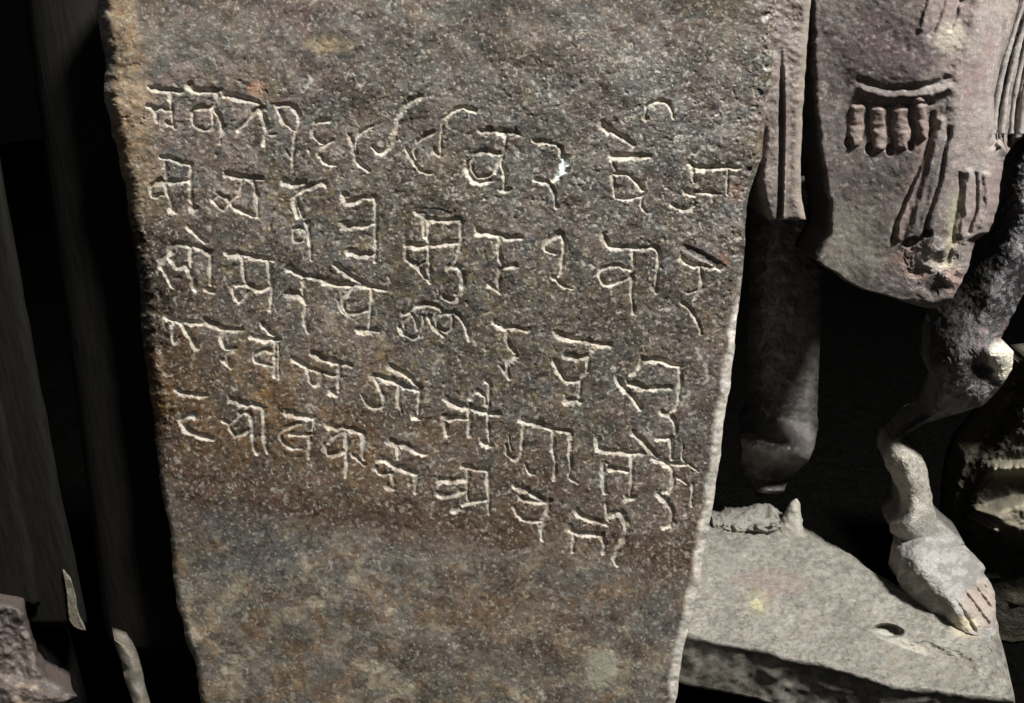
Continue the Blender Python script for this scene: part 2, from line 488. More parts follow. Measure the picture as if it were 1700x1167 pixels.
 [(8, B_, [(1105,600),(1135,650),(1125,800),(1120,950),(1140,1110)]), (8, A, [(790,750),(860,790),(1000,815),(1100,850),(1200,865)]),
  (8, B_, [(970,780),(965,900),(970,1040)]), (8, B_, [(975,740),(1030,680),(1095,720),(1105,790)]), (8, B_, [(760,880),(780,910),(850,895),(955,905)]),
  (8, A, [(770,930),(790,1030)]), (8, BL, [(1085,1095),(1135,1115)]), (8, FT, [(955,1000),(985,1050)])],
 [(12, A, [(110,75),(250,110),(350,140),(460,160)]), (12, B_, [(130,100),(120,220),(110,310),(70,360),(10,320),(0,250)]), (12, FT, [(20,190),(35,290)]),
  (12, B_, [(340,160),(340,280),(360,400),(350,500)]), (12, B_, [(470,170),(460,300),(465,420),(455,480),(515,530)]), (12, FT, [(140,390),(160,450),(210,470)])],
 [(12, A, [(660,220),(670,280),(760,300),(880,310),(980,315)]), (12, B_, [(905,320),(905,500),(890,620)]), (12, A, [(700,400),(705,500),(710,590)]),
  (12, B_, [(740,425),(880,440)]), (12, BL, [(870,640),(910,632)])],
 [(12, A, [(920,170),(1000,250),(1090,345)]), (12, A, [(1060,355),(1160,390),(1200,460),(1190,550),(1130,600)]), (12, B_, [(1160,385),(1290,395)]),
  (12, B_, [(1180,200),(1190,350)]), (12, A, [(1090,600),(1150,660),(1190,730),(1180,820),(1130,845)]), (12, FT, [(1230,485),(1300,530)]),
  (12, FT, [(1340,540),(1330,690)]), (12, FT, [(1275,260),(1265,350),(1380,440)])],
 # fifth line
 [(10, A, [(80,145),(200,175),(300,180)]), (10, A, [(200,335),(110,370),(130,430),(210,490),(350,530)])],
 [(10, A, [(500,210),(620,245),(750,270)]), (10, B_, [(660,330),(590,320),(520,390),(490,430),(540,510)]), (10, B_, [(440,380),(500,410)]),
  (10, B_, [(540,500),(600,490),(650,450)]), (10, B_, [(660,330),(680,450),(690,580),(715,650)]), (10, B_, [(765,280),(770,420),(775,560),(800,640)])],
 [(10, A, [(955,320),(1060,345),(1165,355)]), (10, B_, [(1045,395),(940,450),(900,500),(940,570),(1000,600),(1065,600)]),
  (10, B_, [(990,490),(1080,495),(1165,490)]), (10, FT, [(1170,360),(1165,490)]), (10, B_, [(1140,500),(1135,680)])],
 [(10, A, [(1290,425),(1400,440),(1470,450),(1570,475)]), (10, B_, [(1430,470),(1330,510),(1285,560)]), (10, A, [(1270,590),(1300,650),(1420,630)]),
  (10, B_, [(1435,480),(1440,750),(1430,830)]), (10, B_, [(1575,490),(1570,690)]), (10, B_, [(1490,660),(1580,740)])],
 [(11, A, [(430,260),(480,280),(560,290),(640,340),(700,360)]), (11, B_, [(485,290),(490,390)]), (11, A, [(330,405),(390,405),(450,450),(550,490),(640,520)]),
  (11, B_, [(310,470),(350,520),(440,510)]), (11, B_, [(440,520),(455,640)]), (11, B_, [(640,540),(630,670)]), (11, BL, [(405,620),(445,640)])],
 [(11, A, [(1015,455),(1090,475),(1200,490)]), (11, A, [(830,565),(920,575),(1030,560)]), (11, A, [(825,680),(860,700),(960,680),(1035,655)]),
  (11, B_, [(1050,500),(1050,700),(1090,740)]), (11, B_, [(1210,500),(1220,640),(1225,840)]), (11, B_, [(1010,770),(1090,740),(1210,730)]), (11, BL, [(945,815),(985,800)])],
 [(12, A, [(65,545),(160,590),(270,650)]), (12, B_, [(110,640),(200,660),(300,665)]), (12, B_, [(60,700),(100,770),(180,800),(280,800)]),
  (12, A, [(310,660),(290,740),(260,850),(260,930)])],
 [(12, A, [(510,735),(560,775),(640,800),(720,820)]), (12, BL, [(525,755),(570,785)]), (12, B_, [(720,680),(730,780),(740,800)]), (12, A, [(450,850),(500,890),(600,895),(690,910)]),
  (12, B_, [(490,900),(480,1020)]), (12, B_, [(690,900),(710,990),(690,1030)]), (12, A, [(740,770),(810,740),(850,790),(860,860),(840,930),(800,1000),(780,1070),(800,1110)])],
]

SL = [(-120, 150), (0, 160), (60, 165), (115, 176), (140, 172), (165, 173), (190, 181), (230, 189), (270, 199), (310, 208), (360, 214), (420, 224),
      (480, 231), (540, 235), (600, 242), (660, 250), (730, 259), (800, 268), (900, 282), (960, 289), (1010, 297), (1060, 307), (1090, 319),
      (1120, 328), (1167, 333), (1390, 360)]
SR = [(-120, 1292), (0, 1288), (100, 1282), (190, 1272), (260, 1265), (290, 1257), (320, 1245), (345, 1241), (400, 1238), (450, 1233), (500, 1226),
      (560, 1221), (640, 1211), (700, 1203), (760, 1196), (840, 1184), (920, 1169), (1000, 1154), (1060, 1140), (1110, 1130), (1167, 1121), (1390, 1090)]
SLAB_Y = 0.75

STEP = 1.25
rows = np.concatenate([np.arange(-120, 0, 6.0), np.arange(0, 1170, STEP), np.arange(1170, 1385, 6.0)])
NU = 860
u = np.linspace(0, 1, NU)
Lx = interp(SL, rows) + (fb2(rows / 30, rows * 0, 5, 2) - .5) * 8 + (fb2(rows / 9, rows * 0, 15, 2) - .5) * 2.5
Rx = interp(SR, rows) + (fb2(rows / 40, rows * 0, 6, 2) - .5) * 6 + (fb2(rows / 12, rows * 0, 16, 2) - .5) * 1.6
PX = Lx[:, None] + (Rx - Lx)[:, None] * u[None]
PY = np.repeat(rows[:, None], NU, 1)
sm = lambda a: np.convolve(np.pad(a, 20, 'edge'), np.ones(41) / 41, 'valid')
dL = PX - np.minimum(sm(Lx), Lx)[:, None] + (fb2(PX / 14, PY / 14, 18, 3) - .5) * 4
dR = np.maximum(sm(Rx), Rx)[:, None] - PX + (fb2(PX / 13, PY / 13, 17, 3) - .5) * 5

# groove depth and which sign it belongs to
G = np.zeros_like(PX); LID = np.full(PX.shape, -1, int)
wob = .5 + 1.25 * (fb2(PX / 8, PY / 8, 31, 3) - .5)
WX = PX + (fb2(PX / 10, PY / 10, 41, 3) - .5) * 3.4
WY = PY + (fb2(PX / 10, PY / 10, 42, 3) - .5) * 3.4
for li, strokes in enumerate(LETTERS):
    for (vw, w, pts) in strokes:
        ox, oy, sc = VIEW[vw]
        p = np.array(pts, float) * sc + np.array([ox, oy])
        # smooth the bends of the longer strokes
        if len(p) > 2:
            t = np.linspace(0, len(p) - 1, (len(p) - 1) * 5 + 1)
            p = curve(p, t)
        m = 12
        r0, r1 = np.searchsorted(rows, [p[:, 1].min() - m, p[:, 1].max() + m])
        x, y = WX[r0:r1], WY[r0:r1]
        box = (PX[r0:r1] > p[:, 0].min() - m) & (PX[r0:r1] < p[:, 0].max() + m)
        c0 = np.where(box.any(0))[0]
        if len(c0) == 0: continue
        a0, a1 = c0[0], c0[-1] + 1
        x, y = x[:, a0:a1], y[:, a0:a1]
        best = np.full(x.shape, 1e9)
        ln = 0; tot = np.linalg.norm(np.diff(p, axis=0), axis=1).sum()
        for q0, q1 in zip(p[:-1], p[1:]):
            d = q1 - q0; l2 = d @ d + 1e-9
            tt = np.clip(((x - q0[0]) * d[0] + (y - q0[1]) * d[1]) / l2, 0, 1)
            dist = np.hypot(x - q0[0] - tt * d[0], y - q0[1] - tt * d[1])
            s = (ln + tt * math.sqrt(l2)) / tot
            # a chisel stroke starts wide and runs out thin
            ww = w * (1.16 - 0.34 * s) * (0.5 + 1.0 * wob[r0:r1, a0:a1])
            best = np.minimum(best, dist / ww)
            ln += math.sqrt(l2)
        prof = np.clip(1.05 - best ** 1.15, 0, 1) * (w / 5.2) ** 0.5 * (.72 + .56 * fb2(x / 9, y / 9, 35, 3))
        if w == FT: prof *= 0.75
        sub = G[r0:r1, a0:a1]
        up_ = prof > sub
        sub[up_] = prof[up_]
        LID[r0:r1, a0:a1][up_ & (prof > 0.12)] = li

# relief of the face
und = (fb2(PX / 220, PY / 220, 1, 3) - .5) * 0.012
mid = (fb2(PX / 45, PY / 45, 2, 3) - .5) * 0.0035
fine = (fb2(PX / 9, PY / 7, 3, 3, .6) - .5) * 0.0010
pits = np.clip(fb2(PX / 6.5, PY / 6.5, 77, 2) - .66, 0, 1) * 0.003
zone = sst(0, 200, PY) * (1 - 0.55 * sst(760, 900, PY + (PX - 600) * -0.2))
bevR = np.clip(1 - dR / (8 + 11 * sst(420, 540, PY) + 10 * (fb2(PX / 60, PY / 34, 57, 3) - .5)), 0, 1)
bevL = np.clip(1 - dL / (24 - 13 * sst(700, 800, PY)), 0, 1)
bev = bevR ** 1.1 * (0.010 + 0.016 * sst(400, 560, PY)) + bevL ** 2.0 * (0.018 - .011 * sst(700, 800, PY))
chipsR = np.clip(fb2(PX / 16, PY / 16, 55, 3) - .52, 0, 1) * np.clip(1 - dR / 40, 0, 1) * 0.010
chipsL = np.clip(fb2(PX / 14, PY / 14, 56, 3) - .46, 0, 1) * np.clip(1 - dL / 55, 0, 1) * 0.012 * (.4 + .6 * sst(330, 420, PY)) * (1 - .85 * sst(680, 780, PY))
GD = G * 0.0033
raised = 0.0006 * np.clip(G * 3, 0, 1) * (G < .3)


def soft(cx, cy, rx, ry, ang=0.0, n=0.35, seed=0):
    ca, sa = math.cos(ang), math.sin(ang)
    dx, dy = PX - cx, PY - cy
    a = (dx * ca + dy * sa) / rx; b = (-dx * sa + dy * ca) / ry
    r = np.sqrt(a * a + b * b) + (fb2(PX / 28, PY / 28, 100 + seed, 4) - .5) * 2 * n
    return 1 - sst(0.6, 1.25, r)


gou = soft(1165, 425, 42, 7, .45, .4, 1) * .0022 + soft(720, 352, 40, 6, .1, .4, 2) * .001
SY = SLAB_Y + und + mid + (fine + pits) * (0.4 + 0.75 * zone) + bev + chipsR + chipsL + GD - raised + gou
P = on_y(PX, PY, SY)

# mineral colour and stains of the face
def blend(c, col, m):
    return c + (np.asarray(col) - c) * np.clip(m, 0, 1)[..., None]

def slab_colour():
    n1 = fb2(PX / 130, PY / 130, 201, 4); n2 = fb2(PX / 26, PY / 22, 202, 4, .6); n3 = fb2(PX / 60, PY / 60, 203, 4)
    c = np.empty(PX.shape + (3,))
    c[:] = srgb(96, 87, 80)
    c = blend(c, srgb(72, 62, 57), sst(.42, .62, n1) * .8)
    c = blend(c, srgb(72, 62, 56), soft(960, 130, 330, 60, .03, .5, 21) * .55)
    c = blend(c, srgb(74, 64, 59), soft(1060, 560, 190, 260, .1, .5, 22) * .55)
    c = blend(c, srgb(108, 101, 96), soft(380, 70, 220, 70, 0, .6, 23) * .6)
    c = blend(c, srgb(116, 111, 106), sst(.53, .6, n2) * .6)
    c = blend(c, srgb(94, 86, 64), sst(.54, .64, n3) * .55)
    c = blend(c, srgb(78, 86, 84), sst(.55, .63, fb2(PX / 34, PY / 34, 204, 4)) * .55)
    c = blend(c, srgb(106, 88, 84), sst(.6, .74, fb2(PX / 40, PY / 40, 205, 3)) * .3)
    # yellow lichen dust over the middle
    c = blend(c, srgb(132, 120, 78), sst(.56, .7, fb2(PX / 15, PY / 15, 206, 4, .65)) * .5 * soft(650, 540, 430, 260, .2, .4, 3))
    # upper face: greyer streaks
    c = blend(c, srgb(112, 105, 96), soft(640, 70, 560, 75, 0, .6, 4) * .55 * sst(.42, .62, n2))
    c = blend(c, srgb(150, 136, 108), soft(545, 72, 42, 16, .1, .6, 5) * .8)
    # tan crust down the left edge
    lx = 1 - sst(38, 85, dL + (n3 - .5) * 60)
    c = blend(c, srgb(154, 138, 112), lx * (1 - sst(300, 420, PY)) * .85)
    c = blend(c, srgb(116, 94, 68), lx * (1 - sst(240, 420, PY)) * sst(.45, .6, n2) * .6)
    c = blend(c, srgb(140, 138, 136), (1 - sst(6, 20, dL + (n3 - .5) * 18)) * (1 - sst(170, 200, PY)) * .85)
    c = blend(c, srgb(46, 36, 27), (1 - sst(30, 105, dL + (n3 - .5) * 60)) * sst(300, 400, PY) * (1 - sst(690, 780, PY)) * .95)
    # rust band drifting down to the right
    band = np.exp(-((PY - (660 + (PX - 300) * .22 + (n1 - .5) * 150)) / (125 - (PX - 300) * .04)) ** 2) * (1 - sst(450, 1050, PX) * .75)
    c = blend(c, srgb(98, 74, 48), band * (0.4 + .6 * sst(.35, .65, n3)))
    c = blend(c, srgb(132, 102, 58), band * sst(.52, .68, fb2(PX / 30, PY / 48, 207, 4)) * (1 - sst(420, 720, PX)) * .6)
    c = blend(c, srgb(78, 58, 42), np.exp(-((PY - (800 + (PX - 300) * .16 + (n3 - .5) * 60)) / 46) ** 2) * .85)
    # lower face: paler, olive grey and mottled
    low = sst(800, 915, PY - (PX - 300) * .13 + (n1 - .5) * 140)
    c = blend(c, srgb(122, 116, 106), low * .9)
    c = blend(c, srgb(84, 80, 74), low * sst(.48, .58, n2) * .6)
    c = blend(c, srgb(152, 145, 124), low * sst(.51, .60, fb2(PX / 34, PY / 28, 208, 5, .6)) * .8)
    c = blend(c, srgb(112, 92, 68), low * sst(.5, .6, fb2(PX / 40, PY / 34, 209, 5, .6)) * .7)
    c = blend(c, srgb(84, 88, 84), low * sst(.53, .60, fb2(PX / 30, PY / 24, 217, 5, .6)) * .6)
    c = blend(c, srgb(72, 60, 50), low * sst(.58, .7, fb2(PX / 55, PY / 32, 218, 5, .6)) * .55)
    c = blend(c, srgb(78, 84, 90), soft(420, 905, 80, 50, .5, 1.1, 7) * .5)
    c = blend(c, srgb(74, 76, 78), soft(1095, 1030, 46, 76, 0, .9, 8) * .6)
    c = blend(c, srgb(80, 84, 84), soft(660, 940, 110, 34, .1, 1.2, 9) * .4)
    c = blend(c, srgb(84, 62, 46), soft(840, 1000, 150, 80, .1, .7, 10) * .4)
    c = blend(c, srgb(88, 80, 70), soft(860, 1090, 240, 40, .05, .7, 13) * .45)
    c = blend(c, srgb(158, 155, 136), soft(1000, 1112, 26, 32, 0, .45, 11) * .75)
    c = blend(c, srgb(158, 122, 98), soft(426, 148, 14, 14, 0, .5, 12) * .8)
    c = blend(c, srgb(140, 108, 84), soft(1203, 432, 8, 14, 0, .5, 14) * .7)
    c = blend(c, srgb(140, 104, 90), soft(1222, 318, 16, 18, 0, .5, 15) * .6)
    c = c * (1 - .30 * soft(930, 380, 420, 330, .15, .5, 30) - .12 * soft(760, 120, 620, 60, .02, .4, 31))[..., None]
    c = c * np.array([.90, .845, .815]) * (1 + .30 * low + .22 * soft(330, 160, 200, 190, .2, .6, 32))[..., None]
    # cloudy wear at hand's breadth and finger's breadth
    c = c * (0.50 + 1.0 * fb2(PX / 17, PY / 14, 220, 5, .66))[..., None] * (0.60 + .80 * fb2(PX / 75, PY / 60, 221, 4, .6))[..., None]
    c = c * (1 - .34 * sst(.55, .61, fb2(PX / 10, PY / 9, 222, 4, .6)))[..., None]
    # light crumbs and old scratches
    scr = np.abs(fb2((PX + PY * .5) / 46, (PY - PX * .5) / 8, 223, 3) - .5)
    c = blend(c, srgb(150, 143, 130), (1 - sst(.0, .012, scr)) * sst(.52, .66, fb2(PX / 60, PY / 60, 224, 3)) * .45)
    c = blend(c, srgb(170, 164, 148), sst(.72, .78, fb2(PX / 5, PY / 5, 210, 2)) * .6)
    c = blend(c, srgb(176, 172, 158), sst(.76, .82, fb2(PX / 13, PY / 13, 216, 3)) * .5)
    c = blend(c, srgb(158, 156, 138), soft(1000, 1112, 24, 30, 0, .3, 11) * (.45 + .5 * n2))
    # right chamfer painted paler, as light catches it
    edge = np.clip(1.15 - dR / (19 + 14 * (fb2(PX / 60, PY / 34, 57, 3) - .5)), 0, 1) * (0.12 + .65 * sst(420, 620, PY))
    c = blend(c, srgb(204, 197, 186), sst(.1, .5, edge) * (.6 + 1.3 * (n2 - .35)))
    # freshly cut stone and dust packed in the strokes
    dust = sst(.06, .38, G + (fb2(PX / 4.5, PY / 4.5, 211, 2) - .5) * .7) * (.38 + .62 * sst(.36, .58, fb2(PX / 13, PY / 13, 215, 3)))
    white = srgb(180, 173, 161) * (0.72 + .5 * fb2(PX / 18, PY / 18, 212, 2))[..., None]
    c = c + (white - c) * (dust * .9)[..., None]
    dusty = sst(.45, .62, fb2(PX / 5, PY / 5, 213, 2)) * sst(.0, .10, G + .03)
    c = blend(c, srgb(170, 160, 140), dusty * .35)
    # chalk powder left in one sign
    c = blend(c, srgb(232, 238, 232), soft(934, 283, 13, 30, .45, .5, 16) * sst(.3, .6, G + .5 * fb2(PX / 5, PY / 5, 214, 2)) * .95)
    return np.clip(c, 0.002, 0.95)

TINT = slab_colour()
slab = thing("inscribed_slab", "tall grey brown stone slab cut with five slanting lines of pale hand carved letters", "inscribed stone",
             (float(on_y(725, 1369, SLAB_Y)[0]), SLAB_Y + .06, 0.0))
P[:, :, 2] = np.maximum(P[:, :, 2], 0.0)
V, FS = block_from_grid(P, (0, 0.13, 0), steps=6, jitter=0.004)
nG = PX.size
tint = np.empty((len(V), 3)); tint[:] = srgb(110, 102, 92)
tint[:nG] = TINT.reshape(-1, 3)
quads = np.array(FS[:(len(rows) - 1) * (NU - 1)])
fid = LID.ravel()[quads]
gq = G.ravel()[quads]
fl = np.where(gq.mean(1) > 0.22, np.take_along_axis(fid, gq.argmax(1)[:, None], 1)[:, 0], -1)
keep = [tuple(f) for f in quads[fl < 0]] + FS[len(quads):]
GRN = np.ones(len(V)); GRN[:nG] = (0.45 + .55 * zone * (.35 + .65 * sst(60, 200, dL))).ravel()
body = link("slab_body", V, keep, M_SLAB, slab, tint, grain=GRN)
Nrm = None
for li in range(len(LETTERS)):
    fq = quads[fl == li]
    if len(fq) == 0: continue
    ids, inv = np.unique(fq, return_inverse=True)
    link("carved_letter", V[ids], inv.reshape(-1, 4), M_LETTER, slab, tint[ids])

# carved sash hanging along the right side of the slab
r2 = np.arange(-120, 366, 1.6)
L2 = interp([(-120, 1268), (190, 1268), (215, 1271), (260, 1265), (300, 1262), (330, 1266), (366, 1277)], r2)
R2 = interp([(-120, 1349), (0, 1346), (90, 1339), (180, 1333), (260, 1329), (330, 1331), (366, 1338)], r2)
R2 = R2 + (fb2(r2 / 20, r2 * 0, 8, 3) - .5) * 4
u2 = np.linspace(0, 1, 60)
SX = L2[:, None] + (R2 - L2)[:, None] * u2; SYp = np.repeat(r2[:, None], 60, 1)
ridge = 1297 + 4 * np.sin(SYp / 120)
rel = -0.004 * np.exp(-((SX - ridge - 4) / 4.0) ** 2) * sst(90, 190, SYp) + 0.005 * np.exp(-((SX - ridge + 4) / 4.0) ** 2) * sst(60, 150, SYp)
rel += np.clip(1 - (R2[:, None] - SX) / 12, 0, 1) ** 2 * .010 + np.clip(1 - (SX - L2[:, None]) / 10, 0, 1) ** 2 * .006 * sst(180, 240, SYp)
rel += (fb2(SX / 9, SYp / 9, 61, 3) - .5) * .0022 + (fb2(SX / 40, SYp / 40, 62, 2) - .5) * .004
rel += np.clip(1 - (366 - SYp) / 8, 0, 1) ** 2 * .004
n2_ = fb2(SX / 24, SYp / 24, 63, 4)
ct = np.empty(SX.shape + (3,)); ct[:] = srgb(114, 103, 96)
ct = blend(ct, srgb(86, 78, 72), sst(.45, .65, n2_) * .7)
ct = blend(ct, srgb(152, 143, 132), (sst(.6, .9, 1 - np.abs(SX - ridge - 3) / 9) * sst(200, 330, SYp)) * .7)
ct = blend(ct, srgb(150, 142, 128), np.clip(1 - (R2[:, None] - SX) / 12, 0, 1) * .6)
V, FS = block_from_grid(on_y(SX, SYp, 0.762 + rel), (0, 0.085, 0), 4, .002)
tt_ = np.empty((len(V), 3)); tt_[:] = srgb(90, 82, 74); tt_[:SX.size] = ct.reshape(-1, 3)
link("carved_sash", V, FS, M_SLAB, slab, tt_)

# ------------------------------------------------------------------ the broken statue to the right
ZP = 0.31                                   # top of its plinth
statue = thing("broken_statue", "broken stone statue with draped cloth and tassels over one bare foot on a plinth", "statue",
               (0.52, 0.98, 0.0))

# plinth: a thick irregular slab, its top worked column by column
cx = np.arange(1085, 1686, 2.0)
TOP = [(1085, 872), (1200, 862), (1320, 866), (1345, 880), (1377, 900), (1425, 930), (1452, 950), (1475, 966), (1500, 974), (1560, 980), (1625, 986),
       (1645, 995), (1655, 1035), (1668, 1085), (1678, 1130), (1686, 1164)]
BOT = [(1085, 1050), (1140, 1062), (1250, 1084), (1340, 1106), (1480, 1144), (1600, 1161), (1686, 1172)]
Tc = interp(TOP, cx) + (fb2(cx / 14, cx * 0, 71, 3) - .5) * 8
Bc = interp(BOT, cx) + (fb2(cx / 40, cx * 0, 72, 2) - .5) * 7
nv = 190
w_ = np.linspace(0, 1, nv)
QX = np.repeat(cx[None], nv, 0); QY = Tc[None] + (Bc - Tc)[None] * w_[:, None]


def sq(cx_, cy_, rx, ry, ang=0., n=.3, seed=0):
    ca, sa = math.cos(ang), math.sin(ang); dx, dy = QX - cx_, QY - cy_
    r = np.hypot((dx * ca + dy * sa) / rx, (-dx * sa + dy * ca) / ry) + (fb2(QX / 20, QY / 20, 300 + seed, 3) - .5) * 2 * n
    return 1 - sst(.65, 1.15, r)


hz = (fb2(QX / 10, QY / 7, 73, 5, .6) - .5) * .0052 + (fb2(QX / 90, QY / 60, 74, 3) - .5) * .012
hz *= sst(0, 16, Bc[None] - QY) * sst(0, 10, QY - Tc[None])
hz -= sq(1474, 1047, 27, 11, .1, .15, 1) * .016
hz -= sq(1550, 1106, 95, 34, .25, .10, 2) * .0065 + sq(1530, 1075, 60, 14, .35, .08, 4) * .002
edgeF = np.clip(1 - (Bc[None] - QY) / (10 + 10 * fb2(QX / 26, QY * 0, 70, 3)), 0, 1) ** 2
hz -= edgeF * .012 + np.clip(1 - (QY - Tc[None]) / 9, 0, 1) ** 2 * .010
hz += sq(1250, 868, 62, 16, .05, .35, 3) * .012 * fb2(QX / 12, QY / 8, 75, 3) * 2
pc = np.empty(QX.shape + (3,)); pc[:] = srgb(127, 124, 115)
n4 = fb2(QX / 11, QY / 7, 76, 5, .7)
pc = blend(pc, srgb(98, 95, 87), sst(.42, .66, n4) * .6)
pc = blend(pc, srgb(146, 142, 130), sst(.55, .72, fb2(QX / 8, QY / 5, 77, 4, .65)) * .5)
pc = pc * (0.66 + .68 * fb2(QX / 60, QY / 36, 78, 5, .6))[..., None]
pc = blend(pc, srgb(84, 80, 72), sst(.66, .72, fb2(QX / 6, QY / 4, 79, 2)) * .5)
pc = blend(pc, srgb(124, 108, 102), sq(1280, 970, 60, 22, .1, .6, 5) * .5)
pc = blend(pc, srgb(186, 184, 140), sq(1257, 1006, 11, 7, .4, 1.8, 6) * .55)
pc = blend(pc, srgb(150, 142, 108), sq(1262, 1000, 24, 24, .2, 1.2, 7) * .25)
pc = blend(pc, srgb(112, 108, 98), sst(.15, .7, sq(1550, 1104, 92, 30, .25, .3, 2)) * .5)
pc = blend(pc, srgb(176, 166, 142), sq(1600, 1045, 30, 14, .2, .4, 9) * .6)
pc = blend(pc, srgb(176, 170, 158), sq(1500, 1068, 60, 8, .4, .4, 10) * .5)
V, FS = block_from_grid(on_z(QX, QY, ZP + hz), (0, 0.012, -0.088), 22, .006)
tp = np.empty((len(V), 3)); tp[:] = srgb(140, 136, 126); tp[:QX.size] = pc.reshape(-1, 3)
wall_n = fb3(V[QX.size:] * 110, 4, 4)
tp[QX.size:] = blend(tp[QX.size:], srgb(104, 100, 90), sst(.4, .65, wall_n))
plinth = link("plinth", V, FS, M_PLINTH, statue, tp)
fix_normals(plinth)
# recessed block under the plinth
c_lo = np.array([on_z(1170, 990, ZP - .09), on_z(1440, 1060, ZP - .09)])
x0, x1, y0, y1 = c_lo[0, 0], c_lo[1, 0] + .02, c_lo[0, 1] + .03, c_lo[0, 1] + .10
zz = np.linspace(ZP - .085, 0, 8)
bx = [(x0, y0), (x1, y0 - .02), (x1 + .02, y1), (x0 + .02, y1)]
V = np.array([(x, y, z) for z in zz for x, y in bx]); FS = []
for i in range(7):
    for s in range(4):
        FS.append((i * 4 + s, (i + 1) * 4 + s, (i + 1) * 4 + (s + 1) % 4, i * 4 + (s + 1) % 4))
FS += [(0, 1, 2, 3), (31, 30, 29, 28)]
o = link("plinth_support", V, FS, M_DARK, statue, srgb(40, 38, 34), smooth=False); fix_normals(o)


def px3(px, py, Y):
    return on_y(px, py, Y)


def rpx(r, Y, py=600):
    """radius in metres of something r photo pixels wide at depth Y"""
    _, dy, _ = ray(850, py)
    return r / F * Y / float(dy)


# drapery panel with its relief
d_r = np.arange(-120, 513, 1.5)
DL = [(-120, 1346), (0, 1349), (100, 1350), (165, 1353), (230, 1360), (300, 1370), (350, 1378), (385, 1378), (405, 1368), (432, 1354), (440, 1362), (452, 1385),
      (466, 1402), (480, 1430), (490, 1470), (500, 1498), (508, 1525), (513, 1545)]
DR = [(-120, 1800), (0, 1780), (160, 1765), (215, 1752), (232, 1690), (260, 1668), (300, 1662), (350, 1655), (385, 1642), (400, 1620), (420, 1612), (440, 1611),
      (460, 1600), (480, 1590), (495, 1582), (508, 1565), (513, 1552)]
dl_ = interp(DL, d_r) + (fb2(d_r / 18, d_r * 0, 81, 3) - .5) * 5
dr_ = interp(DR, d_r) + (fb2(d_r / 16, d_r * 0, 82, 3) - .5) * 6
nd = 240
ud = np.linspace(0, 1, nd)
EX = dl_[:, None] + (dr_ - dl_)[:, None] * ud; EY = np.repeat(d_r[:, None], nd, 1)

WEX = EX + (fb2(EX / 22, EY / 22, 111, 3) - .5) * 9
WEY = EY + (fb2(EX / 22, EY / 22, 112, 3) - .5) * 9


def ridge_line(pts, w):
    """1 on the polyline, fading over w pixels"""
    p = np.array(pts, float)
    if len(p) > 2: p = curve(p, np.linspace(0, len(p) - 1, (len(p) - 1) * 6 + 1))
    best = np.full(EX.shape, 1e9)
    for q0, q1 in zip(p[:-1], p[1:]):
        d = q1 - q0; l2 = d @ d + 1e-9
        t = np.clip(((WEX - q0[0]) * d[0] + (WEY - q0[1]) * d[1]) / l2, 0, 1)
        best = np.minimum(best, np.hypot(WEX - q0[0] - t * d[0], WEY - q0[1] - t * d[1]))
    return np.exp(-(best / w) ** 2) * (.6 + .8 * fb2(EX / 18, EY / 26, 110, 3) if w < 12 else 1.0)


def se(cx_, cy_, rx, ry, ang=0., n=.3, seed=0):
    ca, sa = math.cos(ang), math.sin(ang); dx, dy = EX - cx_, EY - cy_
    r = np.hypot((dx * ca + dy * sa) / rx, (-dx * sa + dy * ca) / ry) + (fb2(EX / 24, EY / 24, 400 + seed, 3) - .5) * 2 * n
    return 1 - sst(.55, 1.2, r)


hh = np.zeros_like(EX)                                  # height towards the viewer, metres
uu = (EX - 1350) / 310
smooth_edge = interp([(-120, 1722), (0, 1694), (60, 1676), (110, 1656), (160, 1644), (230, 1650), (280, 1700), (520, 1750)], EY)
beyond = sst(-3, 14, EX - smooth_edge)
hh += 0.034 * sst(0, .75, uu) - 0.02 * sst(.86, 1.15, uu) - .034 * beyond               # swells to the right, then turns away
hh += 0.005 * se(1480, 60, 130, 110, 0, .05, 1)                          # rounded thigh over the band
hh -= 0.0028 * ridge_line([(1424, 132), (1455, 142), (1500, 146), (1545, 140), (1570, 130)], 5)   # furrow under it
hh += 0.0038 * ridge_line([(1428, 146), (1455, 157), (1500, 161), (1548, 154), (1575, 144)], 6)   # band
hh -= 0.0025 * ridge_line([(1425, 172), (1500, 178), (1545, 170)], 4)
hh += 0.007 * ridge_line([(1640, -60), (1620, 40), (1596, 130), (1586, 220), (1560, 330), (1548, 400)], 22)
for pts, w, a in [
    ([(1548, 190), (1540, 240), (1512, 310), (1490, 370), (1480, 400)], 4.5, -.010),
    ([(1562, 200), (1550, 260), (1528, 330), (1510, 395)], 6, .007),
    ([(1575, 215), (1562, 290), (1545, 350), (1530, 395)], 4, -.009),
    ([(1540, 230), (1520, 300), (1500, 360), (1492, 395)], 5, .006),
    ([(1595, 290), (1590, 340), (1580, 400), (1570, 440)], 4, -.008),
    ([(1608, 285), (1604, 340), (1597, 390)], 5, .008),
    ([(1620, 290), (1618, 340), (1610, 385)], 3.5, -.009),
    ([(1636, 290), (1638, 340), (1632, 375)], 5, .007),
    ([(1570, -40), (1562, 20), (1545, 60)], 4, -.006),
    ([(1600, -60), (1590, 10), (1580, 50)], 4, -.006),
    ([(1555, -40), (1540, 10), (1530, 50)], 4, .005),
]:
    hh += a * .5 * ridge_line(pts, w)
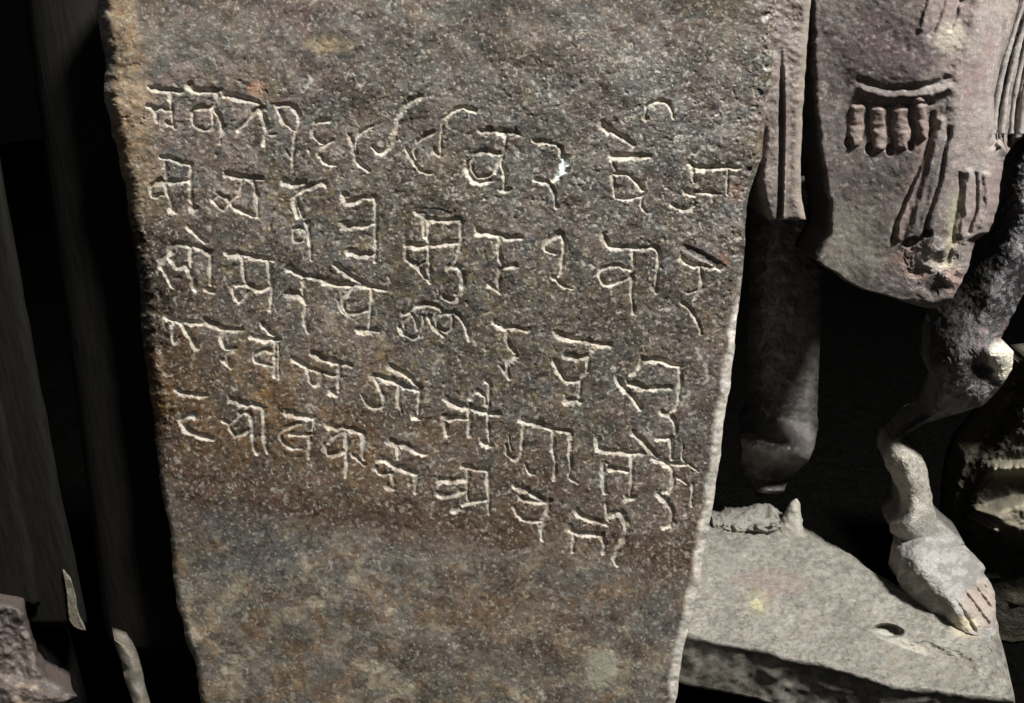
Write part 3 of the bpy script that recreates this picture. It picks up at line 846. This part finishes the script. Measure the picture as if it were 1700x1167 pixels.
# four worn tassels hanging from the band like fingers
TID = np.full(EX.shape, -1, int)
hh -= .0030 * se(1476, 212, 66, 40, 0, .1, 60)
for ti, (tx, ty0, ty1, tw, tb2) in enumerate([(1426, 176, 238, 12, -6), (1459, 180, 244, 13, 1), (1494, 180, 246, 13, 6), (1528, 168, 226, 11, 4)]):
    sy = np.clip((WEY - ty0) / (ty1 - ty0), 0, 1)
    cxl = tx + tb2 * sy
    dd = np.hypot((WEX - cxl) / (tw * (1 + .10 * np.cos(sy * 11))), np.maximum(np.abs(WEY - (ty0 + ty1) / 2) - (ty1 - ty0) / 2 + 4, 0) / 10)
    cap = np.sqrt(np.clip(1 - dd ** 2, 0, 1)) * (1 - .28 * np.exp(-((sy - .52) / .07) ** 2))
    hh += .0050 * cap * (.75 + .5 * fb2(EX / 12, EY / 12, 113, 3))
    TID[dd < .98] = ti
for hx, hy in ((1409, 236), (1443, 246), (1477, 250), (1511, 242)):
    hh -= .007 * se(hx, hy, 7, 9, 0, .3, hx)
for k, x in enumerate((1656, 1668, 1680, 1692, 1704)):                  # string-like folds on the far right
    hh += (-.012 if k % 2 == 0 else .008) * ridge_line([(x + 42, -20), (x + 22, 70), (x + 4, 160), (x - 6, 240)], 4.2)
hh -= .009 * se(1512, 402, 14, 8, -.3, .3, 3) + .010 * se(1540, 388, 8, 7, 0, .2, 4)    # drill hollows at the ends of the folds
hh += (fb2(EX / 7, EY / 7, 83, 3) - .5) * .0010 + (fb2(EX / 50, EY / 50, 84, 3) - .5) * .003
rgh = se(1560, 450, 70, 60, 0, .3, 5)                                    # broken lower end
hh += rgh * (np.floor(fb2(EX / 22, EY / 22, 85, 2) * 7) / 7 - .5) * .010 - .003 * se(1560, 486, 26, 18, .2, .3, 6)
edl = np.clip(1 - (EX - dl_[:, None]) / 8, 0, 1) ** 2 * .004
edr = np.clip(1 - (dr_[:, None] - EX) / 18, 0, 1) ** 2 * .022
bo = np.clip(1 - (513 - EY) / 18, 0, 1) ** 2 * .018
dc = np.empty(EX.shape + (3,)); dc[:] = srgb(92, 84, 80)
n5 = fb2(EX / 34, EY / 34, 86, 4)
dc = blend(dc, srgb(78, 71, 68), sst(.45, .65, n5) * .7)
dc = blend(dc, srgb(82, 70, 70), se(1490, 80, 120, 75, .0, .5, 7) * .85)
dc = dc * (.62 + .76 * fb2(EX / 16, EY / 16, 115, 5, .65))[..., None]
dc = blend(dc, srgb(140, 134, 128), sst(.62, .72, fb2(EX / 6, EY / 6, 89, 3)) * .6)
dc = blend(dc, srgb(84, 78, 74), sst(.6, .7, fb2(EX / 12, EY / 12, 90, 4)) * .5)
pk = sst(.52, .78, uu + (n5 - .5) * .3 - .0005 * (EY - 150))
dc = blend(dc, srgb(138, 129, 123), pk * .85)  # pink stone, painted paler where the right side faces the light
dc = blend(dc, srgb(118, 101, 97), pk * sst(.5, .66, fb2(EX / 22, EY / 60, 87, 4)) * .6)
dc = blend(dc, srgb(176, 170, 150), se(1578, 60, 26, 30, 0, .5, 8) * .5)
dc = blend(dc, srgb(164, 160, 128), ridge_line([(1590, 330), (1580, 400), (1572, 440)], 9) * .5)
dc = blend(dc, srgb(136, 118, 112), ridge_line([(1535, 240), (1512, 320), (1492, 390)], 12) * .5)
dc = blend(dc, srgb(140, 114, 104), se(1520, 435, 50, 30, .2, .6, 9) * .55)
dc = blend(dc, srgb(178, 172, 160), se(1550, 425, 34, 26, .4, .7, 10) * .6)
dc = blend(dc, srgb(176, 150, 140), se(1590, 460, 20, 26, 0, .5, 12) * .6)
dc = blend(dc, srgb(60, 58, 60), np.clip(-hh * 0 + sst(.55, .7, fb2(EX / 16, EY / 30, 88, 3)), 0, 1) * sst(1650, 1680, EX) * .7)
dc = blend(dc, srgb(120, 116, 106), se(1420, 400, 60, 70, 0, .4, 11) * .6)
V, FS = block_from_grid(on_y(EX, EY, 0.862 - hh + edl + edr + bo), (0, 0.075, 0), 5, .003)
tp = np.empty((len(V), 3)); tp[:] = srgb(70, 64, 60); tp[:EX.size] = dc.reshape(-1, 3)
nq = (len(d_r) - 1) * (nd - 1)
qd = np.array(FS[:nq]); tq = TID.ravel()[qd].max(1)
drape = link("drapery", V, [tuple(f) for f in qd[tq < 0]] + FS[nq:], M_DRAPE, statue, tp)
for ti in range(4):
    ids, inv = np.unique(qd[tq == ti], return_inverse=True)
    link("tassel", V[ids], inv.reshape(-1, 4), M_DRAPE, statue, tp[ids] * .5 + srgb(134, 116, 106) * .5)


# pleat cords at the right end of the drapery
for k, (xs, w) in enumerate([([1722, 1694, 1672, 1656, 1648], 4.5), ([1736, 1708, 1686, 1670, 1662], 5), ([1748, 1722, 1700, 1684, 1678], 4.5), ([1762, 1738, 1716, 1700, 1694], 5.5)]):
    cs = [px3(x, y, .853) for x, y in zip(xs, (-60, 20, 90, 160, 222))]
    V, FS = loft(cs, [rpx(w, .86)] * 5, 90, 20, .0036, 70, .002, seed=20 + k)
    o = link("pleat_cord", V, FS, M_DRAPE, statue, srgb(146, 140, 134)); fix_normals(o)

def idw(X, Y, pts, lam=0.5):
    """thin-plate surface through the measured points (x, y, value)"""
    p = np.array(pts, float)
    xy = p[:, :2] / 100.0
    n = len(p)

    def phi(d2):
        return 0.5 * d2 * np.log(d2 + 1e-12)

    K = phi(((xy[:, None] - xy[None]) ** 2).sum(-1)) + np.eye(n) * lam * 0.01
    Q = np.concatenate([np.ones((n, 1)), xy], 1)
    M = np.block([[K, Q], [Q.T, np.zeros((3, 3))]])
    w = np.linalg.solve(M, np.concatenate([p[:, 2], np.zeros(3)]))
    out = w[n] + w[n + 1] * X / 100 + w[n + 2] * Y / 100
    for k in range(n):
        out = out + w[k] * phi((X / 100 - xy[k, 0]) ** 2 + (Y / 100 - xy[k, 1]) ** 2)
    return out


def carved_limb(name, parent, mat, Lp, Rp, ya, yb, Yfn, tintfn, back, cols=120, step=1.5, jit=(6, 6), seed=0, smooth_end=True):
    """a limb carved in the round: traced outline, worked front, real depth behind"""
    r = np.arange(ya, yb, step)
    l = interp(Lp, r) + (fb2(r / 16, r * 0, seed + 1, 3) - .5) * jit[0]
    q = interp(Rp, r) + (fb2(r / 14, r * 0, seed + 2, 3) - .5) * jit[1]
    uu2 = np.linspace(0, 1, cols)
    X = l[:, None] + (q - l)[:, None] * uu2; Y = np.repeat(r[:, None], cols, 1)
    dep = Yfn(X, Y, uu2[None] + 0 * X, l[:, None], q[:, None])
    V, FS = block_from_grid(on_y(X, Y, dep), back, 4, .003)
    t = np.empty((len(V), 3)); c = tintfn(X, Y, uu2[None] + 0 * X)
    t[:X.size] = c.reshape(-1, 3); t[X.size:] = c.reshape(-1, 3).mean(0)
    o = link(name, V, FS, mat, parent, t); fix_normals(o)
    return o


def yz(px, py, h):
    return float(on_z(px, py, ZP + h)[1])


# the bent leg: thigh darkened by painted shade, broken knee, pale lit shin
LEG_L = [(170, 1720), (330, 1665), (400, 1628), (440, 1606), (500, 1572), (553, 1545), (612, 1544), (622, 1552), (645, 1560), (668, 1552), (690, 1540), (704, 1514), (716, 1500), (727, 1486), (733, 1478), (745, 1472),
         (762, 1468), (775, 1470), (790, 1479), (810, 1489), (830, 1496), (850, 1496), (864, 1488), (872, 1478), (884, 1479), (892, 1492), (904, 1497)]
LEG_R = [(170, 1840), (330, 1780), (420, 1740), (480, 1702), (520, 1684), (548, 1668), (562, 1660), (570, 1670), (584, 1682), (600, 1683), (614, 1680), (640, 1664), (660, 1646), (674, 1630), (684, 1600), (694, 1566),
         (704, 1534), (716, 1514), (727, 1496), (735, 1497), (748, 1516), (762, 1530), (780, 1540), (810, 1545), (840, 1550), (865, 1558), (885, 1580), (904, 1602)]
LEG_PTS = [(1780, 200, .90), (1700, 340, .885), (1640, 400, .93), (1690, 430, .875), (1740, 430, .92), (1600, 470, .93), (1650, 490, .872), (1700, 490, .90), (1560, 560, .905), (1600, 560, .875), (1640, 550, .868),
           (1548, 600, .90), (1575, 605, .872), (1610, 600, .862), (1650, 590, .850), (1680, 595, .858), (1640, 616, .880), (1665, 625, .862), (1600, 640, .868), (1570, 655, .885), (1625, 655, .868),
           (1590, 685, .90), (1555, 690, .925), (1520, 705, .945), (1490, 728, .945), (1484, 745, .925), (1475, 765, .925), (1505, 760, .905), (1530, 770, .915), (1485, 800, .925), (1512, 800, .900),
           (1540, 800, .918), (1500, 840, .918), (1522, 845, .893), (1548, 845, .908), (1484, 878, .905), (1515, 880, .885), (1550, 880, yz(1550, 880, .075)), (1590, 900, yz(1590, 900, .05)), (1500, 902, yz(1500, 902, .055))]


def leg_depth(X, Y, U, l, q):
    d = idw(X, Y, LEG_PTS, 1.0)
    d = d + (np.abs(U - .5) * 2) ** 4 * .012
    d = d + (np.floor(fb2(X / 24, Y / 24, 120, 2) * 6) / 6 - .5) * .008 * sst(560, 600, Y) * (1 - sst(700, 720, Y))
    d = d + (fb2(X / 18, Y / 18, 121, 4, .55) - .5) * .0042 + (fb2(X / 5, Y / 5, 122, 3) - .5) * .0012
    return d


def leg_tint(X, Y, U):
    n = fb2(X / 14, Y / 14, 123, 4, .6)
    c = np.empty(X.shape + (3,)); c[:] = srgb(38, 36, 36)  # shade on thigh and knee put into the base colour
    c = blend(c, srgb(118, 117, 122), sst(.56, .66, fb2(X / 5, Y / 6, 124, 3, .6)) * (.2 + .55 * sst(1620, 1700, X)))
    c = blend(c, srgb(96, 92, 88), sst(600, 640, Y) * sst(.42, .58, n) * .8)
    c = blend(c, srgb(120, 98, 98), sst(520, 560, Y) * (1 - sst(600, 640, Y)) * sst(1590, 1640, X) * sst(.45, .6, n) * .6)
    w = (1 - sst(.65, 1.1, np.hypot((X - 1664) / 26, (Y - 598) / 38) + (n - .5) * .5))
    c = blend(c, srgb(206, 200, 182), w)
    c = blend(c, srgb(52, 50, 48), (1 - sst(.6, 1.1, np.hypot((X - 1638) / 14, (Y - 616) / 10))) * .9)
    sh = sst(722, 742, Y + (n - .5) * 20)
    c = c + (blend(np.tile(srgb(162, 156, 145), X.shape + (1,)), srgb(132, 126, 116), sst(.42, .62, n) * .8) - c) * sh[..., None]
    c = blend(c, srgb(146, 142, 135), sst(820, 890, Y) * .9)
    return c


leg = carved_limb("leg", statue, M_LEG, LEG_L, LEG_R, 170, 904, leg_depth, leg_tint, (0.012, .055, 0), seed=130, jit=(4, 5))

# worn foot spreading into the plinth
FT_L = [(893, 1492), (904, 1497), (920, 1497), (940, 1491), (962, 1490), (976, 1496), (988, 1508), (1005, 1530), (1020, 1552), (1032, 1574), (1040, 1586), (1050, 1604), (1060, 1640)]
FT_R = [(893, 1590), (904, 1602), (920, 1616), (935, 1630), (944, 1636), (952, 1634), (968, 1645), (985, 1651), (1000, 1653), (1020, 1654), (1040, 1657), (1060, 1660)]
FPT = [(1500, 900, .058), (1530, 893, .072), (1560, 895, .068), (1600, 905, .040), (1504, 925, .060), (1545, 920, .072), (1590, 925, .055), (1625, 935, .032), (1522, 954, .055), (1560, 955, .058),
       (1600, 955, .046), (1636, 958, .030), (1560, 986, .044), (1600, 985, .038), (1640, 985, .026), (1584, 1018, .028), (1615, 1012, .026), (1645, 1012, .020), (1600, 1036, .012), (1630, 1036, .012),
       (1650, 1040, .008), (1610, 1054, .0), (1640, 1058, -.002), (1655, 1058, -.004),
       (1492, 950, .030), (1492, 968, .008), (1510, 975, .018), (1515, 995, .0), (1540, 1000, .016), (1545, 1018, .0), (1570, 1016, .012), (1575, 1032, .0), (1588, 1042, .0)]


def foot_depth(X, Y, U, l, q):
    h = idw(X, Y, FPT, 0.6)
    for (a, b) in [((1594, 972), (1640, 1034)), ((1612, 966), (1646, 1010)), ((1626, 962), (1652, 996)), ((1584, 992), (1618, 1046))]:
        dx, dy = b[0] - a[0], b[1] - a[1]
        t = np.clip(((X - a[0]) * dx + (Y - a[1]) * dy) / (dx * dx + dy * dy), 0, 1)
        dist = np.hypot(X - a[0] - t * dx, Y - a[1] - t * dy)
        h = h - .0042 * np.exp(-(dist / 3.2) ** 2) * sst(-.05, .35, t) * (.5 + fb2(X / 9, Y / 9, 140, 2))
    h = h + (fb2(X / 22, Y / 16, 141, 4, .55) - .5) * .0035 + (fb2(X / 5, Y / 4, 142, 3) - .5) * .002
    h = h - (np.clip(1 - (q - X) / 10, 0, 1)) ** 2 * .008
    return on_z(X, Y, ZP + h)[..., 1] - .0015


def foot_tint(X, Y, U):
    n = fb2(X / 16, Y / 12, 143, 5, .6)
    c = np.empty(X.shape + (3,)); c[:] = srgb(146, 143, 139)
    c = blend(c, srgb(112, 108, 103), sst(.42, .62, n) * .75)
    c = blend(c, srgb(150, 134, 120), (1 - sst(.6, 1.2, np.hypot((X - 1630) / 34, (Y - 1005) / 44) + (n - .5))) * .6)
    c = blend(c, srgb(176, 166, 142), (1 - sst(.6, 1.1, np.hypot((X - 1600) / 24, (Y - 1036) / 14) + (n - .5))) * .8)
    return c


foot = carved_limb("foot", statue, M_PLINTH, FT_L, FT_R, 893, 1060, foot_depth, foot_tint, (0.012, .05, -.012), cols=130, step=1.2, seed=150, jit=(3, 4))

# the other leg, snapped off above the plinth, its underside ledged by the break
SN_L = [(300, 1245), (600, 1240), (700, 1238), (720, 1226), (745, 1232), (775, 1228), (795, 1236), (806, 1248), (822, 1256)]
SN_R = [(300, 1375), (600, 1360), (690, 1357), (715, 1358), (745, 1352), (768, 1340), (786, 1322), (798, 1308), (806, 1304), (822, 1300)]


def sn_depth(X, Y, U, l, q):
    slant = (X - 1290) * .20
    y = Y - slant
    d = 1.10 - .020 * (1 - (2 * U - 1) ** 2) + (np.abs(2 * U - 1)) ** 4 * .02
    d = d - .082 * sst(690, 744, y) + .080 * sst(747, 792, y) + .012 * sst(752, 775, y) * (1 - sst(1300, 1345, X))
    d = d - .040 * sst(794, 814, Y) + .04 * sst(815, 822, Y)
    d = d + (fb2(X / 26, Y / 26, 160, 4, .6) - .5) * .012 + (fb2(X / 6, Y / 6, 161, 3) - .5) * .002
    return d


def sn_tint(X, Y, U):
    c = np.empty(X.shape + (3,)); c[:] = srgb(104, 100, 96)
    return blend(c, srgb(72, 69, 66), sst(.42, .6, fb2(X / 12, Y / 12, 162, 4, .6)) * .7)


carved_limb("snapped_leg", statue, M_SHEEN, SN_L, SN_R, 300, 823, sn_depth, sn_tint, (0.02, .07, 0), cols=90, seed=165, jit=(4, 4))
# stump of its foot left on the plinth
c = on_z(1312, 880, ZP)
cs = [c + (0, 0, -.01), c + (0, 0, .012), c + (.001, 0, .03), c + (.002, 0, .048), c + (.002, 0, .058)]
V, FS = loft(cs, [.022, .018, .0135, .010, .004], 40, 32, .004, 70, .004, 17, up=(1, 0, 0))
o = link("foot_stump", V, FS, M_PLINTH, statue, srgb(160, 156, 144)); fix_normals(o)
c0 = on_z(1180, 866, ZP); c1 = on_z(1300, 868, ZP)
cs = [c0 + (c1 - c0) * t + np.array([0, 0, .006]) for t in (0, .3, .6, .85, 1)]
V, FS = loft(cs, [(.02, .008), (.034, .016), (.040, .019), (.036, .017), (.02, .008)], 90, 60, .012, 75, .012, 18, up=(0, 0, 1))
o = link("broken_ridge", V, FS, M_PLINTH, statue, srgb(126, 122, 114)); fix_normals(o)

# ------------------------------------------------------------------ second carved fragment, cut by the right border
frag = thing("statue_fragment", "dim carved stone foot with an anklet ridge at the right border behind the broken statue", "statue fragment",
             (0.98, 1.12, 0.0))
FR_L = [(600, 1690), (660, 1672), (720, 1640), (760, 1606), (820, 1588), (880, 1584), (960, 1592)]
FR_R = [(600, 1860), (960, 1860)]


def fr_depth(X, Y, U, l, q):
    d = 1.13 + (1 - sst(0, 60, X - l)) ** 2 * .04 - .03 * sst(1640, 1720, X) * (1 - sst(740, 800, Y))
    ank = np.exp(-((Y - 777 + (X - 1690) * .05) / 9.5) ** 2) * sst(1630, 1660, X)
    d = d - .036 * ank * (.8 + .4 * vn2(X / 6, Y * 0, 170))
    top = 846 - (X - 1640) * .30
    low_ = 884 + (X - 1640) * .34
    d = d - .075 * sst(-14, 12, Y - top) * (1 - sst(-26, 10, Y - low_)) * sst(1612, 1668, X + (Y - 850) * .2)
    for (x0_, y0_, x1_, y1_) in [(1608, 857, 1652, 882), (1620, 846, 1660, 860)]:
        dx, dy = x1_ - x0_, y1_ - y0_
        t = np.clip(((X - x0_) * dx + (Y - y0_) * dy) / (dx * dx + dy * dy), 0, 1)
        d = d - .045 * np.exp(-(np.hypot(X - x0_ - t * dx, Y - y0_ - t * dy) / (5 + 3 * t)) ** 2)
    return d + (fb2(X / 20, Y / 20, 171, 4, .6) - .5) * .014 + (fb2(X / 5, Y / 5, 172, 3) - .5) * .003


def fr_tint(X, Y, U):
    n = fb2(X / 10, Y / 10, 173, 4, .65)
    c = np.empty(X.shape + (3,)); c[:] = srgb(44, 40, 31)
    c = blend(c, srgb(88, 84, 72), sst(.55, .66, n) * .6 * sst(1640, 1690, X))
    c = blend(c, srgb(140, 134, 116), np.exp(-((Y - 776) / 12) ** 2) * .8 * sst(1626, 1656, X))  # ridge and foot below painted paler as the lit parts
    return blend(c, srgb(138, 132, 114), sst(826, 846, Y + (X - 1640) * .3) * (1 - sst(870, 900, Y - (X - 1640) * .34)) * sst(1596, 1630, X) * (.5 + .6 * n))


carved_limb("carved_foot", frag, M_PLINTH, FR_L, FR_R, 600, 961, fr_depth, fr_tint, (.02, .09, 0), cols=150, seed=175, jit=(4, 2))
ptop = px3(1720, 905, 1.19)
zz = np.linspace(ptop[2], -.004, 14)
cs = [np.array([ptop[0] + .03, 1.24, z]) for z in zz]
V, FS = loft(cs, [(.17, .12)] * 14, 60, 70, .02, 16, .03, 47, power=.5)
n = fb3(V * 40, 5, 4)
o = link("standing_block", V, FS, M_DARK, frag, blend(np.tile(srgb(60, 55, 42), (len(V), 1)), srgb(34, 31, 24), sst(.4, .6, n))); fix_normals(o)

# ------------------------------------------------------------------ dark timber on the left
def plank(name, poly, Y, thick, mat, parent):
    """board with a slightly wavy traced outline: poly = left and right edge by rows"""
    Lp, Rp, ya, yb = poly
    r = np.linspace(ya, yb, 90)
    l = interp(Lp, r); rr = interp(Rp, r) + (fb2(r / 60, r * 0, 91, 2) - .5) * 5
    uu_ = np.linspace(0, 1, 24)
    X = l[:, None] + (rr - l)[:, None] * uu_; Yp = np.repeat(r[:, None], 24, 1)
    dep = Y + np.clip(1 - (rr[:, None] - X) / 10, 0, 1) ** 2 * .008 + (fb2(X / 60, Yp / 200, 92, 3) - .5) * .0015
    V, FS = block_from_grid(on_y(X, Yp, dep), (-thick * .7, thick, 0), 3, .001)
    o = link(name, V, FS, mat, parent); fix_normals(o)
    return o


pa = thing("wooden_board", "dark weathered wooden board leaning at the left border with light painted on its lower corner", "board",
           (-0.72, .86, 0.0))
plank("board", ([(-150, -260), (1050, -140)], [(-150, -75), (260, 0), (400, 25), (570, 55), (680, 76), (780, 95), (860, 110), (960, 131), (1045, 146)], -150, 1040), .86, .03, M_WOOD, pa)
plank("overlapping_batten", ([(300, -260), (1050, -160)], [(300, -75), (640, 0), (720, 18), (840, 38), (930, 56), (1000, 66)], 300, 1004), .838, .02, M_WOOD, pa)
# pale strip painted as light on the board's edge
r = np.linspace(950, 1047, 40)
l = interp([(950, 105), (985, 111), (1010, 113), (1030, 115), (1040, 122), (1047, 138)], r); rr = interp([(950, 107), (965, 119), (990, 126), (1010, 128), (1030, 134), (1047, 143)], r)
uu_ = np.linspace(0, 1, 10); X = l[:, None] + (rr - l)[:, None] * uu_; Yp = np.repeat(r[:, None], 10, 1)
V, FS = block_from_grid(on_y(X, Yp, .853 + (fb2(X / 8, Yp / 12, 93, 3) - .5) * .004), (-.014, .02, 0), 2, .0005)
o = link("lit_edge_strip", V, FS, M_ROCK, pa, srgb(120, 116, 100)); fix_normals(o)
# foot added under the board, black for the shade below it
zb = float(px3(60, 1020, .9)[2])
xs_ = (float(px3(-200, 1030, .9)[0]), float(px3(70, 1030, .9)[0]))
V = np.array([(x, y, z) for z in (zb, 0) for x, y in ((xs_[0], .885), (xs_[1], .885), (xs_[1], .95), (xs_[0], .95))])
o = link("board_foot", V, [(0, 1, 2, 3), (7, 6, 5, 4)] + [(s, s + 4, (s + 1) % 4 + 4, (s + 1) % 4) for s in range(4)], M_WOOD2, pa, smooth=False); fix_normals(o)

pb = thing("wooden_post", "dark round wooden post standing in shadow close behind the slab", "post",
           tuple(px3(255, 1300, 1.0)[:2]) + (0.0,))
tb_, bb_ = px3(146, -160, .91), px3(250, 900, .91)
dv = (bb_ - tb_) / (tb_[2] - bb_[2])
zc = float(px3(255, 1070, .85)[2]); tk = (tb_[2] - zc) / tb_[2]
cs = [tb_ + dv * (tb_[2] * k) for k in np.linspace(0, tk, 6)]
V, FS = loft(cs, [.070] * 6, 80, 64, .0008, 14, seed=51)
o = link("post_shaft", V, FS, M_WOOD, pb); fix_normals(o)

cs = [tb_ + dv * (tb_[2] * k) + np.array([.01, .03, 0]) for k in np.linspace(tk - .01, 1, 4)]
V, FS = loft(cs, [.058] * 4, 30, 48, .003, 14, seed=52)
o = link("shaded_post_end", V, FS, M_WOOD2, pb); fix_normals(o)  # added lower end, painted black for shade under the shaft

# pale shard added as a spot of light falling on the post
r = np.linspace(1063, 1330, 70)
l = interp([(1063, 189), (1080, 194), (1100, 202), (1112, 209), (1120, 205), (1130, 207), (1145, 213), (1167, 220), (1330, 250)], r)
rr = interp([(1063, 194), (1070, 214), (1085, 225), (1100, 232), (1120, 238), (1140, 241), (1167, 249), (1330, 300)], r)
uu_ = np.linspace(0, 1, 14); X = l[:, None] + (rr - l)[:, None] * uu_; Yp = np.repeat(r[:, None], 14, 1)
Vp = on_y(X, Yp, .79 + (fb2(X / 14, Yp / 20, 94, 3) - .5) * .008 + ((uu_ - .4) ** 2 * .04)[None])
Vp[..., 2] = np.maximum(Vp[..., 2], -.002)
V, FS = block_from_grid(Vp, (-.016, .025, 0), 3, .001)
sliver = link("light_sliver", V, FS, M_ROCK, None, srgb(128, 122, 110)); fix_normals(sliver)
sliver["label"] = "narrow pale curved light-patch shard upright in the dark gap left of the slab"
sliver["category"] = "light shard"

# rough pinkish rock in the lower left corner
r = np.concatenate([np.arange(1000, 1180, 1.5), np.arange(1180, 1400, 6)])
l = np.full(len(r), -160.0)
rr = interp([(1000, 2), (1005, 22), (1012, 40), (1020, 42), (1040, 45), (1065, 52), (1090, 60), (1110, 69), (1125, 82), (1140, 105), (1155, 129), (1160, 124), (1175, 100), (1400, 90)], r)
rr = rr + (fb2(r / 9, r * 0, 95, 3) - .5) * 5
uu_ = np.linspace(0, 1, 120); X = l[:, None] + (rr - l)[:, None] * uu_; Yp = np.repeat(r[:, None], 120, 1)
dep = .74 + (fb2(X / 40, Yp / 40, 96, 4) - .5) * .03 - .02 * sst(1120, 1160, Yp + (X - 60) * -.2) + np.clip(1 - (rr[:, None] - X) / 14, 0, 1) ** 2 * .01 + np.clip(1 - (Yp - 1000) / 10, 0, 1) ** 2 * .008
dep += (fb2(X / 8, Yp / 8, 97, 3) - .5) * .003
Vp = on_y(X, Yp, dep); Vp[..., 2] = np.maximum(Vp[..., 2], -.002)
V, FS = block_from_grid(Vp, (-.075, .10, -.06), 4, .003)
tr = np.empty((len(V), 3)); tr[:] = srgb(110, 98, 92)
n6 = fb2(X / 30, Yp / 30, 98, 4)
cc = blend(np.tile(srgb(112, 103, 97), X.shape + (1,)), srgb(92, 82, 78), sst(.42, .62, n6) * .8)
cc = blend(cc, srgb(160, 144, 128), sst(1125, 1150, Yp + (X - 60) * -.2) * sst(.5, .65, fb2(X / 18, Yp / 12, 99, 3)))
tr[:X.size] = cc.reshape(-1, 3)
rock = link("rough_rock", V, FS, M_ROCK, None, tr); fix_normals(rock)
rock["label"] = "rough pinkish grey rock with a jagged point in the lower left corner"
rock["category"] = "rock"
